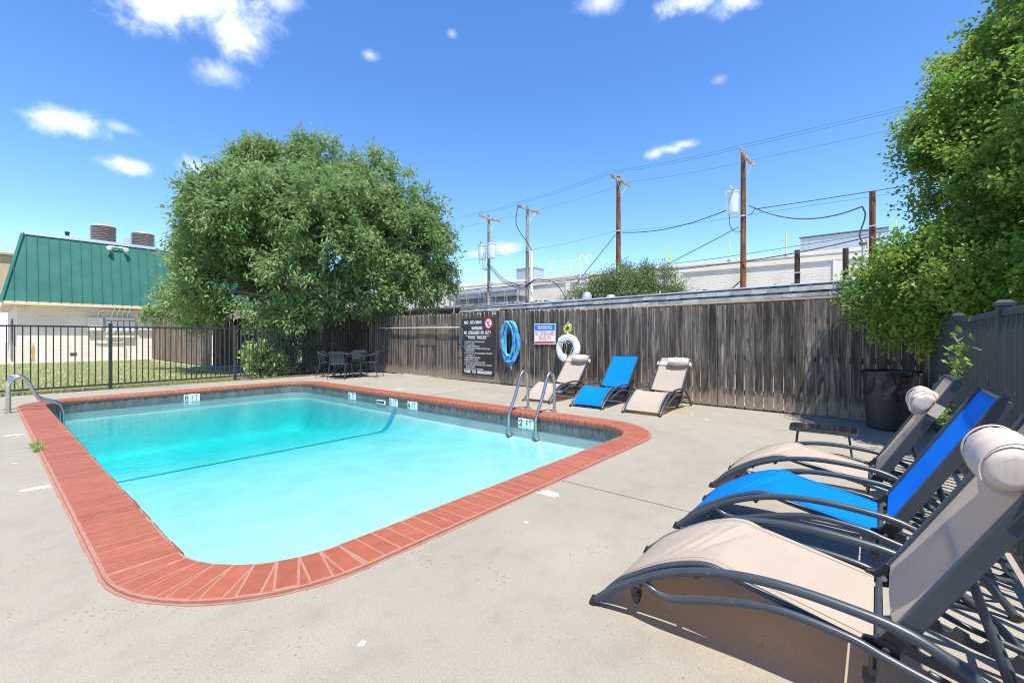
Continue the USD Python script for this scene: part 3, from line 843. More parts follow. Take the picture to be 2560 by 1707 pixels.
yel = look("yellow_rope", (.50, .50, .10), (.62, .60, .20), rough=.7, scale=40)
part(rope, "rope_bundle", tube(catmull(R, 2), .0065, 5), yel, smooth=True)
tail = [fp(5.21, 1.34, .06), fp(5.19, 1.22, .12), fp(5.20, 1.10, .16), fp(5.17, .98, .14), fp(5.21, .86, .13), fp(5.17, .74, .14), fp(5.20, .66, .16)]
part(rope, "rope_tail", tube(catmull(tail, 8), .0065, 5), yel, smooth=True)
part(rope, "hook", tube(catmull([fp(5.2, 1.52, -.01), fp(5.2, 1.53, .05), fp(5.2, 1.47, .07), fp(5.2, 1.44, .04)], 6), .007, 6), M["galv"], smooth=True)

# pole of the pool net
pole = thing("skimmer_pole", "long pale metal pole hung level on the board fence left of the rules sign", "pole", fp(10.9, 0, .06))
part(pole, "shaft", cyl(fp(8.84, 1.46, .06), fp(13.0, 1.50, .06), .015, 10), look("pole_metal", (.50, .51, .50), rough=.4), smooth=40)
for yy in (9.3, 12.6):
    part(pole, "hook", tube(catmull([fp(yy, 1.50, -.01), fp(yy, 1.43, .05), fp(yy, 1.45, .09), fp(yy, 1.53, .10)], 5), .008, 6), M["galv"], smooth=True)
cord = [fp(8.85, 1.46, .06) + right * (.02 + .17 * math.sin(t)) + UP * (.05 * math.sin(2 * t) - .42 * t / PI) + fn * .03 for t in np.linspace(0, PI * .98, 14)]
part(pole, "cord", tube(catmull(cord + [fp(8.78, .98, .07), fp(8.63, .93, .07), fp(8.5, 1.0, .07)], 4), .007, 5), look("blue_cord", (.02, .17, .33), rough=.6), smooth=True)

# ---------------------------------------------------------------- hand rails
def handrail(label, base, d, run, top, width_dir, group):
    """A bent steel tube: post on the deck, over a tight bend, down a slope into the water."""
    b = np.array(base, float); d = np.array(d, float)
    t = thing("handrail", label, "handrail", b, group=group)
    pts = [(0, -.03), (0, .2), (0, top - .17), (.012, top - .08), (.055, top - .018), (.115, top - .002), (.175, top - .04), (.22, top - .12), (.33, top - .37), (run - .06, .08), (run - .015, -.02), (run, -.09), (run, -.22), (run, -.31), (run - .015, -.345), (run - .06, -.355), (run - .10, -.355)]
    P = catmull([b + d * x + UP * z for x, z in pts], 6)
    part(t, "tube", tube(P, .0245, 12), M["steel"], smooth=True)
    part(t, "base_flange", lathe([(0, .001), (.055, .001), (.055, .008), (.03, .016), (.03, .022), (0, .022)], 20, b), M["steel"])
    return t


handrail("steel pool handrail, left one of the pair beside the 2 FT marker", (5.85, 4.51, 0), (-1, 0, 0), .49, .63, (0, 1, 0), None)
handrail("steel pool handrail, right one of the pair beside the 2 FT marker", (5.87, 3.99, 0), (-1, 0, 0), .49, .63, (0, 1, 0), None)
handrail("steel pool handrail at the deep end, nearer of the left pair", (.27, 10.52, 0), (1, 0, 0), .60, .56, (0, 1, 0), None)
handrail("steel pool handrail at the deep end, farther of the left pair", (.27, 11.0, 0), (1, 0, 0), .60, .56, (0, 1, 0), None)


# ---------------------------------------------------------------- loungers
def lounger(label, loc, rz, sling, ang, pillow=None, group=None, seed=0):
    """Local x runs from the foot end to the head end, y across (0 to .6)."""
    r = np.random.default_rng(seed)
    t = thing("sun_lounger", label, "sun lounger", loc, rz, group, local=True)
    W = .60
    rail = [(0, .014), (.07, .08), (.146, .140), (.288, .229), (.42, .287), (.555, .324), (.71, .342), (.89, .338), (1.05, .316), (1.19, .25), (1.30, .165), (1.385, .07), (1.42, .014)]
    brace = [(.225, .192), (.262, .166), (.30, .155), (.36, .157), (.5, .206), (.70, .255), (.9, .247), (1.0, .221), (1.1, .197), (1.19, .186), (1.262, .19)]
    sf = [(.03, .040), (.08, .099), (.146, .156), (.288, .246), (.40, .296), (.47, .314), (.52, .311), (.60, .292), (.75, .262), (.97, .218)]
    ca = math.cos(ang); sa = math.sin(ang)
    H0 = np.array([1.0, .233])
    for y in (0.0, W):
        part(t, "side_rail", tube(catmull([(x, y, z) for x, z in rail], 6), .0165, 12), M["charcoal"], smooth=True)
        part(t, "brace", tube(catmull([(x, y, z) for x, z in brace], 6), .0145, 10), M["charcoal"], smooth=True)
        yi = .036 if y == 0 else W - .036
        part(t, "seat_frame", tube(catmull([(x, yi, z) for x, z in sf], 5), .0135, 10), M["charcoal"], smooth=True)
        for x, z in ((0, .014), (1.42, .014)):
            part(t, "foot_cap", cyl((x - .006, y, .0), (x + .008, y, .030), .0195, 10), M["black_plastic"], smooth=40)
        # back frame
        a = np.array([H0[0] + .035 * ca, yi, H0[1] + .035 * sa - .01]); b = np.array([H0[0] + .80 * ca, yi, H0[1] + .80 * sa])
        part(t, "back_frame", bar(a, b, .026, .052, up=(-sa, 0, ca)), M["charcoal"])
        h = part(t, "hinge", cyl((H0[0], yi - .017, H0[1]), (H0[0], yi + .017, H0[1]), .034, 20), M["black_plastic"], smooth=40)
        part(h, "bolt", cyl((H0[0], yi - .021, H0[1]), (H0[0], yi + .021, H0[1]), .011, 12), M["bolt"], smooth=40)
        part(h, "bracket", cat_([bar((H0[0] - .055, yi, H0[1] - .006), (H0[0], yi, H0[1]), .026, .05), bar((H0[0], yi, H0[1]), (H0[0] + .06 * ca, yi, H0[1] + .06 * sa), .028, .056, up=(-sa, 0, ca))]), M["black_plastic"])
        for x, z in ((.185, .115), (.96, .145)):
            part(t, "bumper", TM(np.array([(x + dx * k, yi + dy * k, z + dz) for (k, dz) in ((.017, .0), (.017, -.02), (.010, -.052), (.005, -.058)) for dx in (-1, 1) for dy in (-1, 1)])).convex_hull, M["black_plastic"])
    for x, z, rr_ in ((.185, .125, .012), (.44, .272, .011), (.97, .160, .012), (1.30, .150, .012)):
        part(t, "cross_bar", cyl((x, .005, z), (x, W - .005, z), rr_, 10), M["charcoal"], smooth=40)
    part(t, "cross_bar", cyl((.985, .04, .224), (.985, W - .04, .224), .011, 10), M["charcoal"], smooth=40)
    part(t, "cross_bar", bar((H0[0] + .80 * ca, .03, H0[1] + .80 * sa), (H0[0] + .80 * ca, W - .03, H0[1] + .80 * sa), .03, .026, up=(0, 0, 1)), M["charcoal"])
    # slings
    prof = catmull([(x, 0, z + .0145) for x, z in sf], 6)[:, [0, 2]]
    nv = 27
    vy = np.linspace(.036, W - .036, nv)
    s_ = np.linspace(0, 1, len(prof))[:, None]
    cross = 1 - np.abs(2 * (vy - .036) / (W - .072) - 1)[None] ** 4
    x_ = np.repeat(prof[:, :1], nv, 1); z_ = np.repeat(prof[:, 1:], nv, 1)
    crest = np.exp(-((x_ - .40) / .16) ** 2)
    yy = np.repeat(vy[None], len(prof), 0)
    wr = sum(a_ * np.exp(-((x_ - x0 - k_ * (yy - .3)) / w_) ** 2) * np.exp(-((yy - y0) / .13) ** 2) for a_, x0, k_, w_, y0 in ((-.010, .36, .45, .016, .33), (-.008, .44, .5, .020, .36), (-.006, .28, .5, .022, .30), (.006, .40, .45, .02, .40)))
    z_ = z_ - .012 * cross * np.clip(s_ * 6, 0, 1) * np.clip((1 - s_) * 5, 0, 1) - .008 * cross * crest + (wr * 1.6 if seed % 2 == 0 else wr * .4)
    G = np.stack([x_, yy, z_], -1)
    part(t, "seat_sling", grid(G), sling, smooth=True)
    part(t, "seat_sling", grid(np.stack([x_ * 0 + x_, yy, z_ - .004], -1)), sling, smooth=True) if False else None
    for yi in (.036, W - .036):
        sg = 1 if yi < .3 else -1
        part(t, "hem", tube(np.column_stack([prof[:, 0], np.full(len(prof), yi + sg * .030), prof[:, 1] + .0012]), .0012, 4), look_seam[sling.GetPath().name], smooth=True)
    bl = np.linspace(.045, .785, 26)
    u_ = np.linspace(0, 1, nv)
    B, U = np.meshgrid(bl, u_, indexing="ij")
    nrm_ = .012 - .012 * (1 - np.abs(2 * U - 1) ** 3) * np.clip((B - .045) * 8, 0, 1) * np.clip((.79 - B) * 8, 0, 1)
    yv = .030 + (W - .060) * U
    pinch = .02 * np.exp(-((B - .045) / .05) ** 2) * np.abs(2 * U - 1) ** 2
    G = np.stack([H0[0] + (B + pinch) * ca - nrm_ * sa, yv, H0[1] + (B + pinch) * sa + nrm_ * ca], -1)
    part(t, "back_sling", grid(G), sling, smooth=True)
    if pillow:
        tb = .655 if pillow == "neat" else .60
        c = np.array([H0[0] + tb * ca - .070 * sa, 0, H0[1] + tb * sa + .070 * ca])
        n_ = 40
        th = np.linspace(-PI / 2, PI / 2, n_)
        yq = np.sign(th) * np.abs(np.sin(th)) ** .8
        L2 = .178
        rad = .070 * np.clip(np.cos(th), 0, 1) ** .34
        ang_ = np.linspace(0, 2 * PI, 29)
        A, Y = np.meshgrid(ang_, yq, indexing="ij")
        Rr = np.repeat(rad[None], len(ang_), 0) * (1 + .0 * A)
        lump = meshkit.fbm(np.stack([np.cos(A) * 1.4, Y * 3.0 + seed, np.sin(A) * 1.4], -1), 4, seed) - .5
        k_ = .34 if pillow == "neat" else .95
        Rr = Rr * (1 + k_ * lump * (1 if pillow == "neat" else 1))
        sq = 1.0 if pillow == "neat" else .9
        ex, ez = np.array([ca, 0, sa]), np.array([-sa, 0, ca])
        off = (Rr * np.cos(A))[..., None] * ex * 1.18 + (Rr * np.sin(A))[..., None] * ez * .95 * sq
        Gp = c + off + np.stack([0 * Y, W / 2 - .09 + L2 * Y, 0 * Y], -1)
        p = part(t, "pillow", grid(Gp), M["pillow"], smooth=True)
        for sgn in (-1, 1):
            cc = c + np.array([0, W / 2 - .09 + sgn * (L2 - .016), 0])
            loop = np.array([cc + .065 * (math.cos(a) * ex * 1.18 + math.sin(a) * ez * .95) for a in np.linspace(0, 2 * PI, 33)[:-1]])
            part(p, "piping", tube(loop, .0035, 5, closed=True), M["pillow"], smooth=True)
        # strap round the back frame
        sl = []
        for yv_ in np.linspace(.004, W - .004, 24):
            sl.append([(H0[0] + (tb + d_) * ca - .024 * sa * (1 if True else 0), yv_, H0[1] + (tb + d_) * sa + .024 * ca) for d_ in (-.045, -.01, .035)])
        part(p, "strap", grid(np.array(sl)), M["pillow"], smooth=True)
        for yv_, s_o in ((.004, -1), (W - .004, 1)):
            sl = [[(H0[0] + (tb + d_) * ca - o_ * sa, yv_ + s_o * .004, H0[1] + (tb + d_) * sa + o_ * ca) for d_ in (-.045, -.01, .035)] for o_ in (.024, 0, -.028)]
            part(p, "strap", grid(np.array(sl)), M["pillow"], smooth=True)
    # ratchet bars and the prop behind the back
    t0 = .34
    pa = np.array([H0[0] + t0 * ca + .02 * sa, 0, H0[1] + t0 * sa - .02 * ca])
    for yv_ in (.17, W - .17):
        o = np.array([1.03, yv_, .185]); e = np.array([1.43, yv_, .10])
        d = (e - o) / np.linalg.norm(e - o); u = np.array([-d[2], 0, d[0]])
        prof_ = [(0, -.018), (.42, -.018)]
        top_ = []
        for k in range(5):
            x0 = .40 - k * .075
            top_ += [(x0, .026), (x0 - .012, .030), (x0 - .020, .012), (x0 - .034, .000), (x0 - .048, .008), (x0 - .054, .022)]
        poly = Polygon(prof_ + [(.42, .02)] + top_ + [(0, .02)]).buffer(0)
        m = slab(poly if poly.geom_type == "Polygon" else max(poly.geoms, key=lambda g: g.area), -.007, .007)
        m.apply_transform(frame_m(o, d, u, np.cross(d, u)))
        part(t, "ratchet_bar", m, M["charcoal"])
    foot = np.array([1.29, 0, .135])
    yl, yr = .12, W - .12
    P = catmull([pa + [0, yl + .03, 0], pa * .7 + foot * .3 + [0, yl, 0], pa * .1 + foot * .9 + [0, yl, 0], foot + [.01, yl + .03, -.004], foot + [.012, W / 2, -.004], foot + [.01, yr - .03, -.004], pa * .1 + foot * .9 + [0, yr, 0], pa * .7 + foot * .3 + [0, yr, 0], pa + [0, yr - .03, 0]], 6)
    part(t, "prop_frame", tube(P, .011, 8), M["charcoal"], smooth=True)
    part(t, "cross_bar", cyl(pa + [0, .04, 0], pa + [0, W - .04, 0], .011, 8), M["charcoal"], smooth=40)
    P = catmull([(1.10, .055, .19), (1.22, .075, .15), (1.38, .10, .125), (1.44, .16, .115), (1.445, W / 2, .112), (1.44, W - .16, .115), (1.38, W - .10, .125), (1.22, W - .075, .15), (1.10, W - .055, .19)], 6)
    part(t, "rear_frame", tube(P, .0115, 8), M["charcoal"], smooth=True)
    return t


look_seam = {"tan_sling": look("tan_seam", (.26, .19, .15), rough=.8), "blue_sling": look("blue_seam", (.004, .10, .45), rough=.8)}
A1, A2 = math.radians(60), math.radians(47)
lounger("beige lounger nearest the camera, with a plump round headrest pillow", (1.76, .98, 0), -90, M["tan_sling"], A1, "neat", seed=0)
lounger("bright blue lounger in the front row, between two beige ones", (2.79, .97, 0), -90, M["blue_sling"], A1, None, seed=2)
lounger("beige lounger with a crumpled pillow, beside the low black side table", (3.73, 1.02, 0), -90, M["tan_sling"], A1, "crumpled", seed=4)
lounger("beige lounger in the back row against the board fence, nearest the trash can", (6.47, 2.50, 0), 0, M["tan_sling"], A2, "neat", seed=1)
lounger("blue lounger in the back row, between two beige ones by the board fence", (6.49, 3.48, 0), 0, M["blue_sling"], A2, None, seed=3)
lounger("beige lounger under the life ring, partly behind the steel handrails", (6.48, 4.51, 0), 0, M["tan_sling"], A2, "neat", seed=5)

# ---------------------------------------------------------------- side table and trash can
st_ = thing("side_table", "low black glass side table on thin legs beside the loungers and trash can", "side table", (5.37, .42, 0), 4, local=True)
top = sbox(-.165 + .06, -.28 + .06, .165 - .06, .28 - .06).buffer(.06, quad_segs=3)
part(st_, "table_top", slab(top.buffer(-.008), .288, .2975), look("dark_glass", (.008, .008, .012), rough=.04, spec=.9, coat=.5))
part(st_, "rim", slab(top, .262, .2905), M["charcoal"])
for sx_ in (-1, 1):
    for sy_ in (-1, 1):
        part(st_, "leg", bar((sx_ * .075, sy_ * .205, .265), (sx_ * .085, sy_ * .235, 0), .018, .018, up=(1, 0, 0)), M["charcoal"])

can = thing("trash_can", "black plastic trash can lined with a black bag in the fence corner", "trash can", (7.60, -.15, 0), local=True)
prof = [(0, .005), (.25, .005), (.265, .02), (.27, .05), (.285, .55), (.292, .70), (.305, .705), (.305, .735), (.29, .735), (.29, .70), (.24, .08), (0, .06)]
part(can, "body", lathe(prof, 40), look("can_plastic", (.006, .006, .007), (.010, .010, .011), rough=.5, scale=5, bump=.15, bscale=30), smooth=30)
A, Z = np.meshgrid(np.linspace(0, 2 * PI, 121), np.linspace(0, 1, 26), indexing="ij")
hem = .10 + .09 * meshkit.fbm(np.stack([np.cos(A) * 2, np.sin(A) * 2, 0 * A], -1), 3, 5) + .10 * np.exp(-((np.mod(A - 3.4, 2 * PI) - PI) / .35) ** 2)
zz = .752 - Z * (hem * 2.2)
fold = (meshkit.fbm(np.stack([np.cos(A) * 5, np.sin(A) * 5, Z * 2.0], -1), 4, 9) - .5) * .05 * np.clip(Z * 3, 0, 1)
rad = np.interp(zz, [.3, .70, .735, .752], [.280, .300, .314, .312]) + fold * .8 + .006 * np.sin(9 * A + 6 * Z)
part(can, "bag", grid(np.stack([rad * np.cos(A), rad * np.sin(A), zz + .006 * np.sin(7 * A)], -1)), look("bag_plastic", (.008, .008, .010), rough=.25, spec=.5), smooth=True)
part(can, "bag_lip", grid(np.stack([np.stack([(r_ + .004 * np.sin(11 * A[:, 0])) * np.cos(A[:, 0]), r_ * np.sin(A[:, 0]), z_ + .006 * np.sin(7 * A[:, 0])], -1) for r_, z_ in ((.312, .752), (.300, .758), (.286, .74), (.275, .60))], 1)), UsdShade.Material.Get(stage, "/World/Looks/bag_plastic"), smooth=True)

# ---------------------------------------------------------------- patio table and chairs
tbl = thing("patio_table", "round black metal patio table in the corner under the big tree", "table", (7.0, 12.2, 0), local=True)
part(tbl, "table_top", lathe([(0, .715), (.575, .715), (.585, .72), (.585, .732), (.56, .736), (0, .734)], 40), look("table_glass", (.02, .028, .03), rough=.12, spec=.6))
part(tbl, "rim", lathe([(.57, .70), (.592, .70), (.592, .728), (.586, .728), (.586, .712), (.57, .712)], 40), M["charcoal"])
for k in range(4):
    a = PI / 4 + k * PI / 2 + .15
    P = catmull([(.50 * math.cos(a), .50 * math.sin(a), .70), (.36 * math.cos(a), .36 * math.sin(a), .50), (.26 * math.cos(a), .26 * math.sin(a), .34), (.33 * math.cos(a), .33 * math.sin(a), .16), (.47 * math.cos(a), .47 * math.sin(a), .01)], 6)
    part(tbl, "leg", tube(P, .017, 8), M["charcoal"], smooth=True)
part(tbl, "leg_ring", tube([(.25 * math.cos(a), .25 * math.sin(a), .34) for a in np.linspace(0, 2 * PI, 25)[:-1]], .009, 6, closed=True), M["charcoal"], smooth=True)


def patio_chair(loc, rz, label):
    """Local +x is the way the sitter faces."""
    t = thing("patio_chair", label, "chair", loc, rz, None, local=True)
    for s in (-1, 1):
        part(t, "front_leg", tube(catmull([(.22, s * .24, .44), (.235, s * .25, .22), (.25, s * .26, 0)], 4), .0125, 8), M["charcoal"], smooth=True)
        part(t, "rear_leg", tube(catmull([(-.18, s * .22, .44), (-.23, s * .235, .22), (-.29, s * .25, 0)], 4), .0125, 8), M["charcoal"], smooth=True)
        part(t, "armrest", tube(catmull([(.22, s * .24, .43), (.245, s * .265, .52), (.20, s * .28, .62), (.05, s * .27, .645), (-.12, s * .25, .685), (-.26, s * .205, .745)], 6), .0125, 8), M["charcoal"], smooth=True)
        part(t, "back_post", tube(catmull([(-.19, s * .20, .42), (-.235, s * .205, .62), (-.275, s * .19, .76)], 4), .011, 8), M["charcoal"], smooth=True)
    for k in range(6):
        x0 = -.19 + k * .075
        part(t, "seat_slat", cbox((.060, .42, .009), .002, (x0 + .03, 0, .442)), M["charcoal"])
    for k in range(5):
        z = .505 + k * .056
        x0 = np.interp(z, [.42, .62, .83], [-.19, -.235, -.285])
        part(t, "back_slat", obox((x0 + .012, 0, z), (0, 1, 0), (1, 0, .22), (-.2, 0, 1), (.38, .008, .044), .002), M["charcoal"])
    part(t, "seat_rail", tube([(.23, -.23, .425), (.23, .23, .425)], .011, 8), M["charcoal"], smooth=40)
    part(t, "seat_rail", tube([(-.19, -.21, .425), (-.19, .21, .425)], .011, 8), M["charcoal"], smooth=40)
    part(t, "back_rail", tube([(-.275, -.19, .76), (-.275, .19, .76)], .011, 8), M["charcoal"], smooth=40)
    return t


hd = math.degrees(math.atan2(SN, CS))
ch = patio_chair((6.55, 11.83, 0), hd - 2, "black slatted metal chair with its back to the camera, in front of the round table")
dup(ch, (6.63, 12.62, 0), hd - 88, "black slatted metal chair left of the round table, in front of the trunk", "chair")
dup(ch, (7.46, 11.68, 0), hd + 86, "black slatted metal chair right of the round table, by the board fence", "chair")
dup(ch, (7.52, 12.62, 0), hd + 178, "black slatted metal chair behind the round table, facing the camera", "chair")

# bicycle leaning by the trunk
bk = thing("bicycle", "dark bicycle leaning by the tree trunk behind the picket fence", "bicycle", (7.45, 14.45, 0), 8, local=True)
rub = look("tyre_rubber", (.012, .012, .012), rough=.7)
for x in (-.52, .52):
    w_ = part(bk, "wheel", tube([(x + .315 * math.cos(a), 0, .33 + .315 * math.sin(a)) for a in np.linspace(0, 2 * PI, 37)[:-1]], .018, 7, closed=True), rub, smooth=True)
    part(w_, "spoke", cat_([cyl((x, 0, .33), (x + .30 * math.cos(a), 0, .33 + .30 * math.sin(a)), .002, 4) for a in np.linspace(0, 2 * PI, 17)[:-1]]), M["galv"], kind="stuff")
for a, b in (((-.52, 0, .33), (-.10, 0, .30)), ((-.52, 0, .33), (-.20, 0, .78)), ((-.10, 0, .30), (-.22, 0, .86)), ((-.10, 0, .30), (.38, 0, .72)), ((-.20, 0, .76), (.36, 0, .80)), ((.35, 0, .92), (.52, 0, .33))):
    part(bk, "frame_tube", cyl(a, b, .016, 8), look(f"bike_paint_{len(COUNT)}", (.02, .05, .07), rough=.3), smooth=40)
part(bk, "saddle", TM(np.array([(-.36, -.07, .90), (-.36, .07, .90), (-.08, 0, .90), (-.36, -.06, .86), (-.36, .06, .86), (-.1, 0, .87)])).convex_hull, M["black_plastic"])
part(bk, "handlebar", tube(catmull([(.30, -.28, .98), (.38, -.12, .96), (.36, 0, .94), (.38, .12, .96), (.30, .28, .98)], 5), .012, 7), M["steel"], smooth=True)
part(bk, "chain_ring", cyl((-.10, -.03, .30), (-.10, -.02, .30), .09, 18), M["galv"], smooth=40)

# ---------------------------------------------------------------- apartment block with the green mansard roof
green = look("green_metal", (.022, .115, .09), (.032, .145, .115), scale=1.6, rough=.42, spec=.5, bump=.12, bscale=3.5, stretch=(1, 1, 1))
green_trim = look("green_trim", (.02, .11, .085), rough=.4)


def brick_wall(name, c1, c2, mortar, scale, axis="xz"):
    N = {"geo": ("geometry", {}), "s": ("separate_xyz", {}), "c": ("combine_xyz", {}), "br": ("brick_texture", {"color1": c1, "color2": c2, "mortar": mortar, "scale": scale, "mortar_size": .018, "mortar_smooth": .3, "brick_width": .5, "row_height": .17}),
         "n": ("noise_texture", {"scale": 1.2, "detail": 5.0}), "r": ("rgb_ramp", {"ramp": [(.3, (.85, .84, .82)), (.6, (1, 1, 1))]}), "m": ("mix_color", {"blend_type": "multiply", "fac": 1.0}),
         "b": ("bump", {"strength": .55, "distance": .012, "invert": True}), "p": ("principled_bsdf", {"roughness": .75})}
    L = [("geo.position", "s.vector"), ("s.x" if axis == "xz" else "s.y", "c.x"), ("s.z", "c.y"), ("c.vector", "br.vector"), ("geo.position", "n.vector"), ("n.fac", "r.fac"), ("br.color", "m.a"), ("r.color", "m.b"), ("m.result", "p.base_color"), ("br.fac", "b.height"), ("b.normal", "p.normal")]
    return usdkit.material(stage, f"/World/Looks/{name}", N, L, surface="p.BSDF")


wall_brick = brick_wall("painted_brick", (.72, .65, .59), (.68, .61, .55), (.57, .50, .45), 2.2)
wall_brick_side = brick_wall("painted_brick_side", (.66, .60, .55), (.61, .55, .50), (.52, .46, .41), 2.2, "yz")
soffit = look("soffit", (.62, .52, .38), (.56, .46, .33), rough=.7)
white_metal = look("roof_edge_metal", (.60, .64, .66), rough=.35, metal=.5)
conduit = look("wall_conduit", (.62, .57, .50), rough=.6)
ap = thing("apartment_building", "low white brick apartment block with tall green standing-seam mansard roof", "building", (7, 34, 0))
BX0, BX1, BY0, BY1 = 1.0, 15.0, 30.0, 41.0
part(ap, "brick_wall", bx(BX0, BX1, BY0, BY0 + .25, -.1, 2.72), wall_brick)
part(ap, "side_wall", bx(BX0, BX0 + .25, BY0 + .26, BY1, -.1, 2.72), wall_brick_side)
part(ap, "side_wall", bx(BX1 - .25, BX1, BY0 + .26, BY1, -.1, 2.72), wall_brick_side)
part(ap, "soffit", bx(.60, 15.4, 29.6, 41.4, 2.70, 2.76), soffit)
# stepped brick corbels under the eave
for k in range(5):
    part(ap, "corbel", bx(BX0 - .012 * k, BX1, BY0 - .010 - .03 * k, BY0 - .001, 2.30 + .08 * k, 2.375 + .08 * k), wall_brick)
part(ap, "eave_trim", bx(.53, 15.47, 29.53, 29.59, 2.66, 2.80), soffit)
RZ0, RZ1 = 2.78, 6.02
e0, e1 = .55, 15.45
t0_, t1_ = 1.22, 14.8
yb, yt = 29.55, 30.32
npan = 41
ppl = (e1 - e0) / npan


def clip_panel(xa, xb):
    """Front slope panel between xa and xb, cut by the hips at both ends."""
    q = Polygon([(xa, 0), (xb, 0), (xb, 1), (xa, 1)]).intersection(Polygon([(e0, 0), (e1, 0), (t1_, 1), (t0_, 1)]))
    return q


rp_ = np.random.default_rng(8)
for i in range(npan):
    q = clip_panel(e0 + i * ppl + .012, e0 + (i + 1) * ppl - .012)
    if q.is_empty:
        continue
    m = slab(q, -.02, 0)
    vv = m.vertices
    d_ = np.array([yt - yb, RZ1 - RZ0]); d_ /= np.linalg.norm(d_)
    nx = np.array([-d_[1], d_[0]])
    pos = np.column_stack([vv[:, 0], yb + (yt - yb) * vv[:, 1] + nx[0] * vv[:, 2], RZ0 + (RZ1 - RZ0) * vv[:, 1] + nx[1] * vv[:, 2]])
    part(ap, "roof_panel", TM(pos, m.faces), green)
    xa = e0 + i * ppl
    tt = 1.0 if xa >= t0_ else max(.02, (xa - e0) / (t0_ - e0))
    if i:
        part(ap, "roof_seam", bar((xa, yb - .02, RZ0), (xa, yb + (yt - yb) * tt - .02, RZ0 + (RZ1 - RZ0) * tt), .024, .05, up=(0, -1, .2)), green)
# left slope with a dormer, hips, flat top
P = np.array([[[e0, yb, RZ0], [e0, 41.4, RZ0]], [[t0_, yt, RZ1], [t0_, 40.7, RZ1]]])
part(ap, "roof_slope", grid(P), green)
P = np.array([[[e1, yb, RZ0], [e1, 41.4, RZ0]], [[t1_, yt, RZ1], [t1_, 40.7, RZ1]]])
part(ap, "roof_slope", grid(P), green)
part(ap, "hip_cap", bar((e0 - .02, yb - .02, RZ0), (t0_ - .02, yt - .02, RZ1), .13, .05, up=(-1, -1, .3)), green)
part(ap, "flat_roof", bx(t0_ - .02, t1_, yt - .02, 40.7, RZ1 - .02, RZ1 + .04), white_metal)
part(ap, "roof_edge", bx(t0_ - .06, t1_, yt - .07, yt - .02, RZ1 - .08, RZ1 + .06), white_metal)
tanw = look("tan_siding", (.46, .35, .25), (.40, .30, .21), rough=.7)
for yd in (33.2, 37.4):
    part(ap, "dormer", bx(.35, 1.3, yd, yd + 1.7, 3.3, 5.25), tanw)
    part(ap, "dormer_roof", bx(.18, 1.4, yd - .15, yd + 1.85, 5.26, 5.36), tanw)
    w_ = part(ap, "window", bx(.33, .347, yd + .3, yd + 1.4, 3.6, 5.0), M["white_paint"])
    part(w_, "pane", bx(.322, .328, yd + .38, yd + 1.32, 3.7, 4.9), look(f"pane_{int(yd)}", (.03, .04, .05), rough=.08))
dr = part(ap, "door", bx(.94, .995, 33.4, 34.4, 0, 2.1), look("brown_door", (.20, .12, .07), rough=.6))
part(ap, "porch_post", bx(.2, .3, 32.2, 32.3, 0, 2.7), look("porch_post", (.30, .21, .14), rough=.7))
part(ap, "step_rail", cat_([cyl((.25, 31.4, 0), (.25, 31.4, .95), .02, 6), cyl((.25, 32.15, 0), (.25, 32.15, 1.1), .02, 6), cyl((.25, 31.4, .92), (.25, 32.15, 1.08), .02, 6)]), M["black_rail"])
rust = look("rust_stain", (.36, .22, .07), (.44, .31, .14), rough=.9)
box_paint = look("meter_cabinet", (.64, .58, .53), (.58, .53, .48), rough=.6)
part(ap, "meter_cabinet", cbox((.56, .16, .66), .01, (3.60, BY0 - .09, 1.84)), box_paint)
part(ap, "meter_cabinet", cbox((.62, .14, .60), .01, (5.55, BY0 - .08, 1.86)), box_paint)
part(ap, "wire_trough", cbox((1.16, .13, .13), .008, (4.54, BY0 - .08, 2.12)), box_paint)
part(ap, "wire_trough", cbox((1.10, .13, .12), .008, (4.54, BY0 - .08, 1.22)), box_paint)
glass_m = look("meter_glass", (.45, .55, .62), rough=.1, spec=.8)
for k in range(5):
    x = 4.08 + k * .235
    b_ = part(ap, "meter_box", cbox((.19, .12, .62), .01, (x, BY0 - .07, 1.70)), box_paint)
    part(b_, "meter", lathe([(0, 0), (.085, 0), (.085, .02), (.075, .08), (0, .095)], 18), glass_m)
    pm = stage.GetPrimAtPath(f"{b_}/meter")
    pts = np.array(UsdGeom.Mesh(pm).GetPointsAttr().Get()) + BASE["/".join(b_.split("/")[:3])]
    pts = np.column_stack([pts[:, 0] + x, BY0 - .13 - pts[:, 2], pts[:, 1] + 1.55]) - BASE["/".join(b_.split("/")[:3])]
    UsdGeom.Mesh(pm).GetPointsAttr().Set(Vt.Vec3fArray.FromNumpy(pts.astype(np.float32)))
for k in range(4):
    x = 4.22 + k * .20
    part(ap, "conduit", tube(catmull([(x, BY0 - .08, 2.18), (x, BY0 - .08, 2.34), (x + .05, BY0 - .16, 2.5), (x + .08, BY0 - .24, 2.62), (x + .08, BY0 - .26, 2.72)], 4), .028, 7), conduit, smooth=True)
part(ap, "conduit", tube(catmull([(3.72, BY0 - .09, 2.17), (3.72, BY0 - .09, 2.38), (3.80, BY0 - .17, 2.50), (4.0, BY0 - .19, 2.53), (5.9, BY0 - .19, 2.50)], 5), .033, 7), conduit, smooth=True)
part(ap, "conduit", tube(catmull([(3.62, BY0 - .07, 1.5), (3.62, BY0 - .05, 1.1), (3.72, BY0 - .05, .95), (4.55, BY0 - .05, .92), (4.72, BY0 - .05, .80), (4.74, BY0 - .05, .0)], 5), .028, 7), conduit, smooth=True)
part(ap, "conduit", cyl((1.6, BY0 - .04, 2.14), (5.2, BY0 - .04, 2.18), .014, 6), conduit)
part(ap, "vent_grille", bx(2.72, 2.95, BY0 - .008, BY0 - .001, .28, .43), look("dark_vent", (.05, .05, .05), rough=.6))
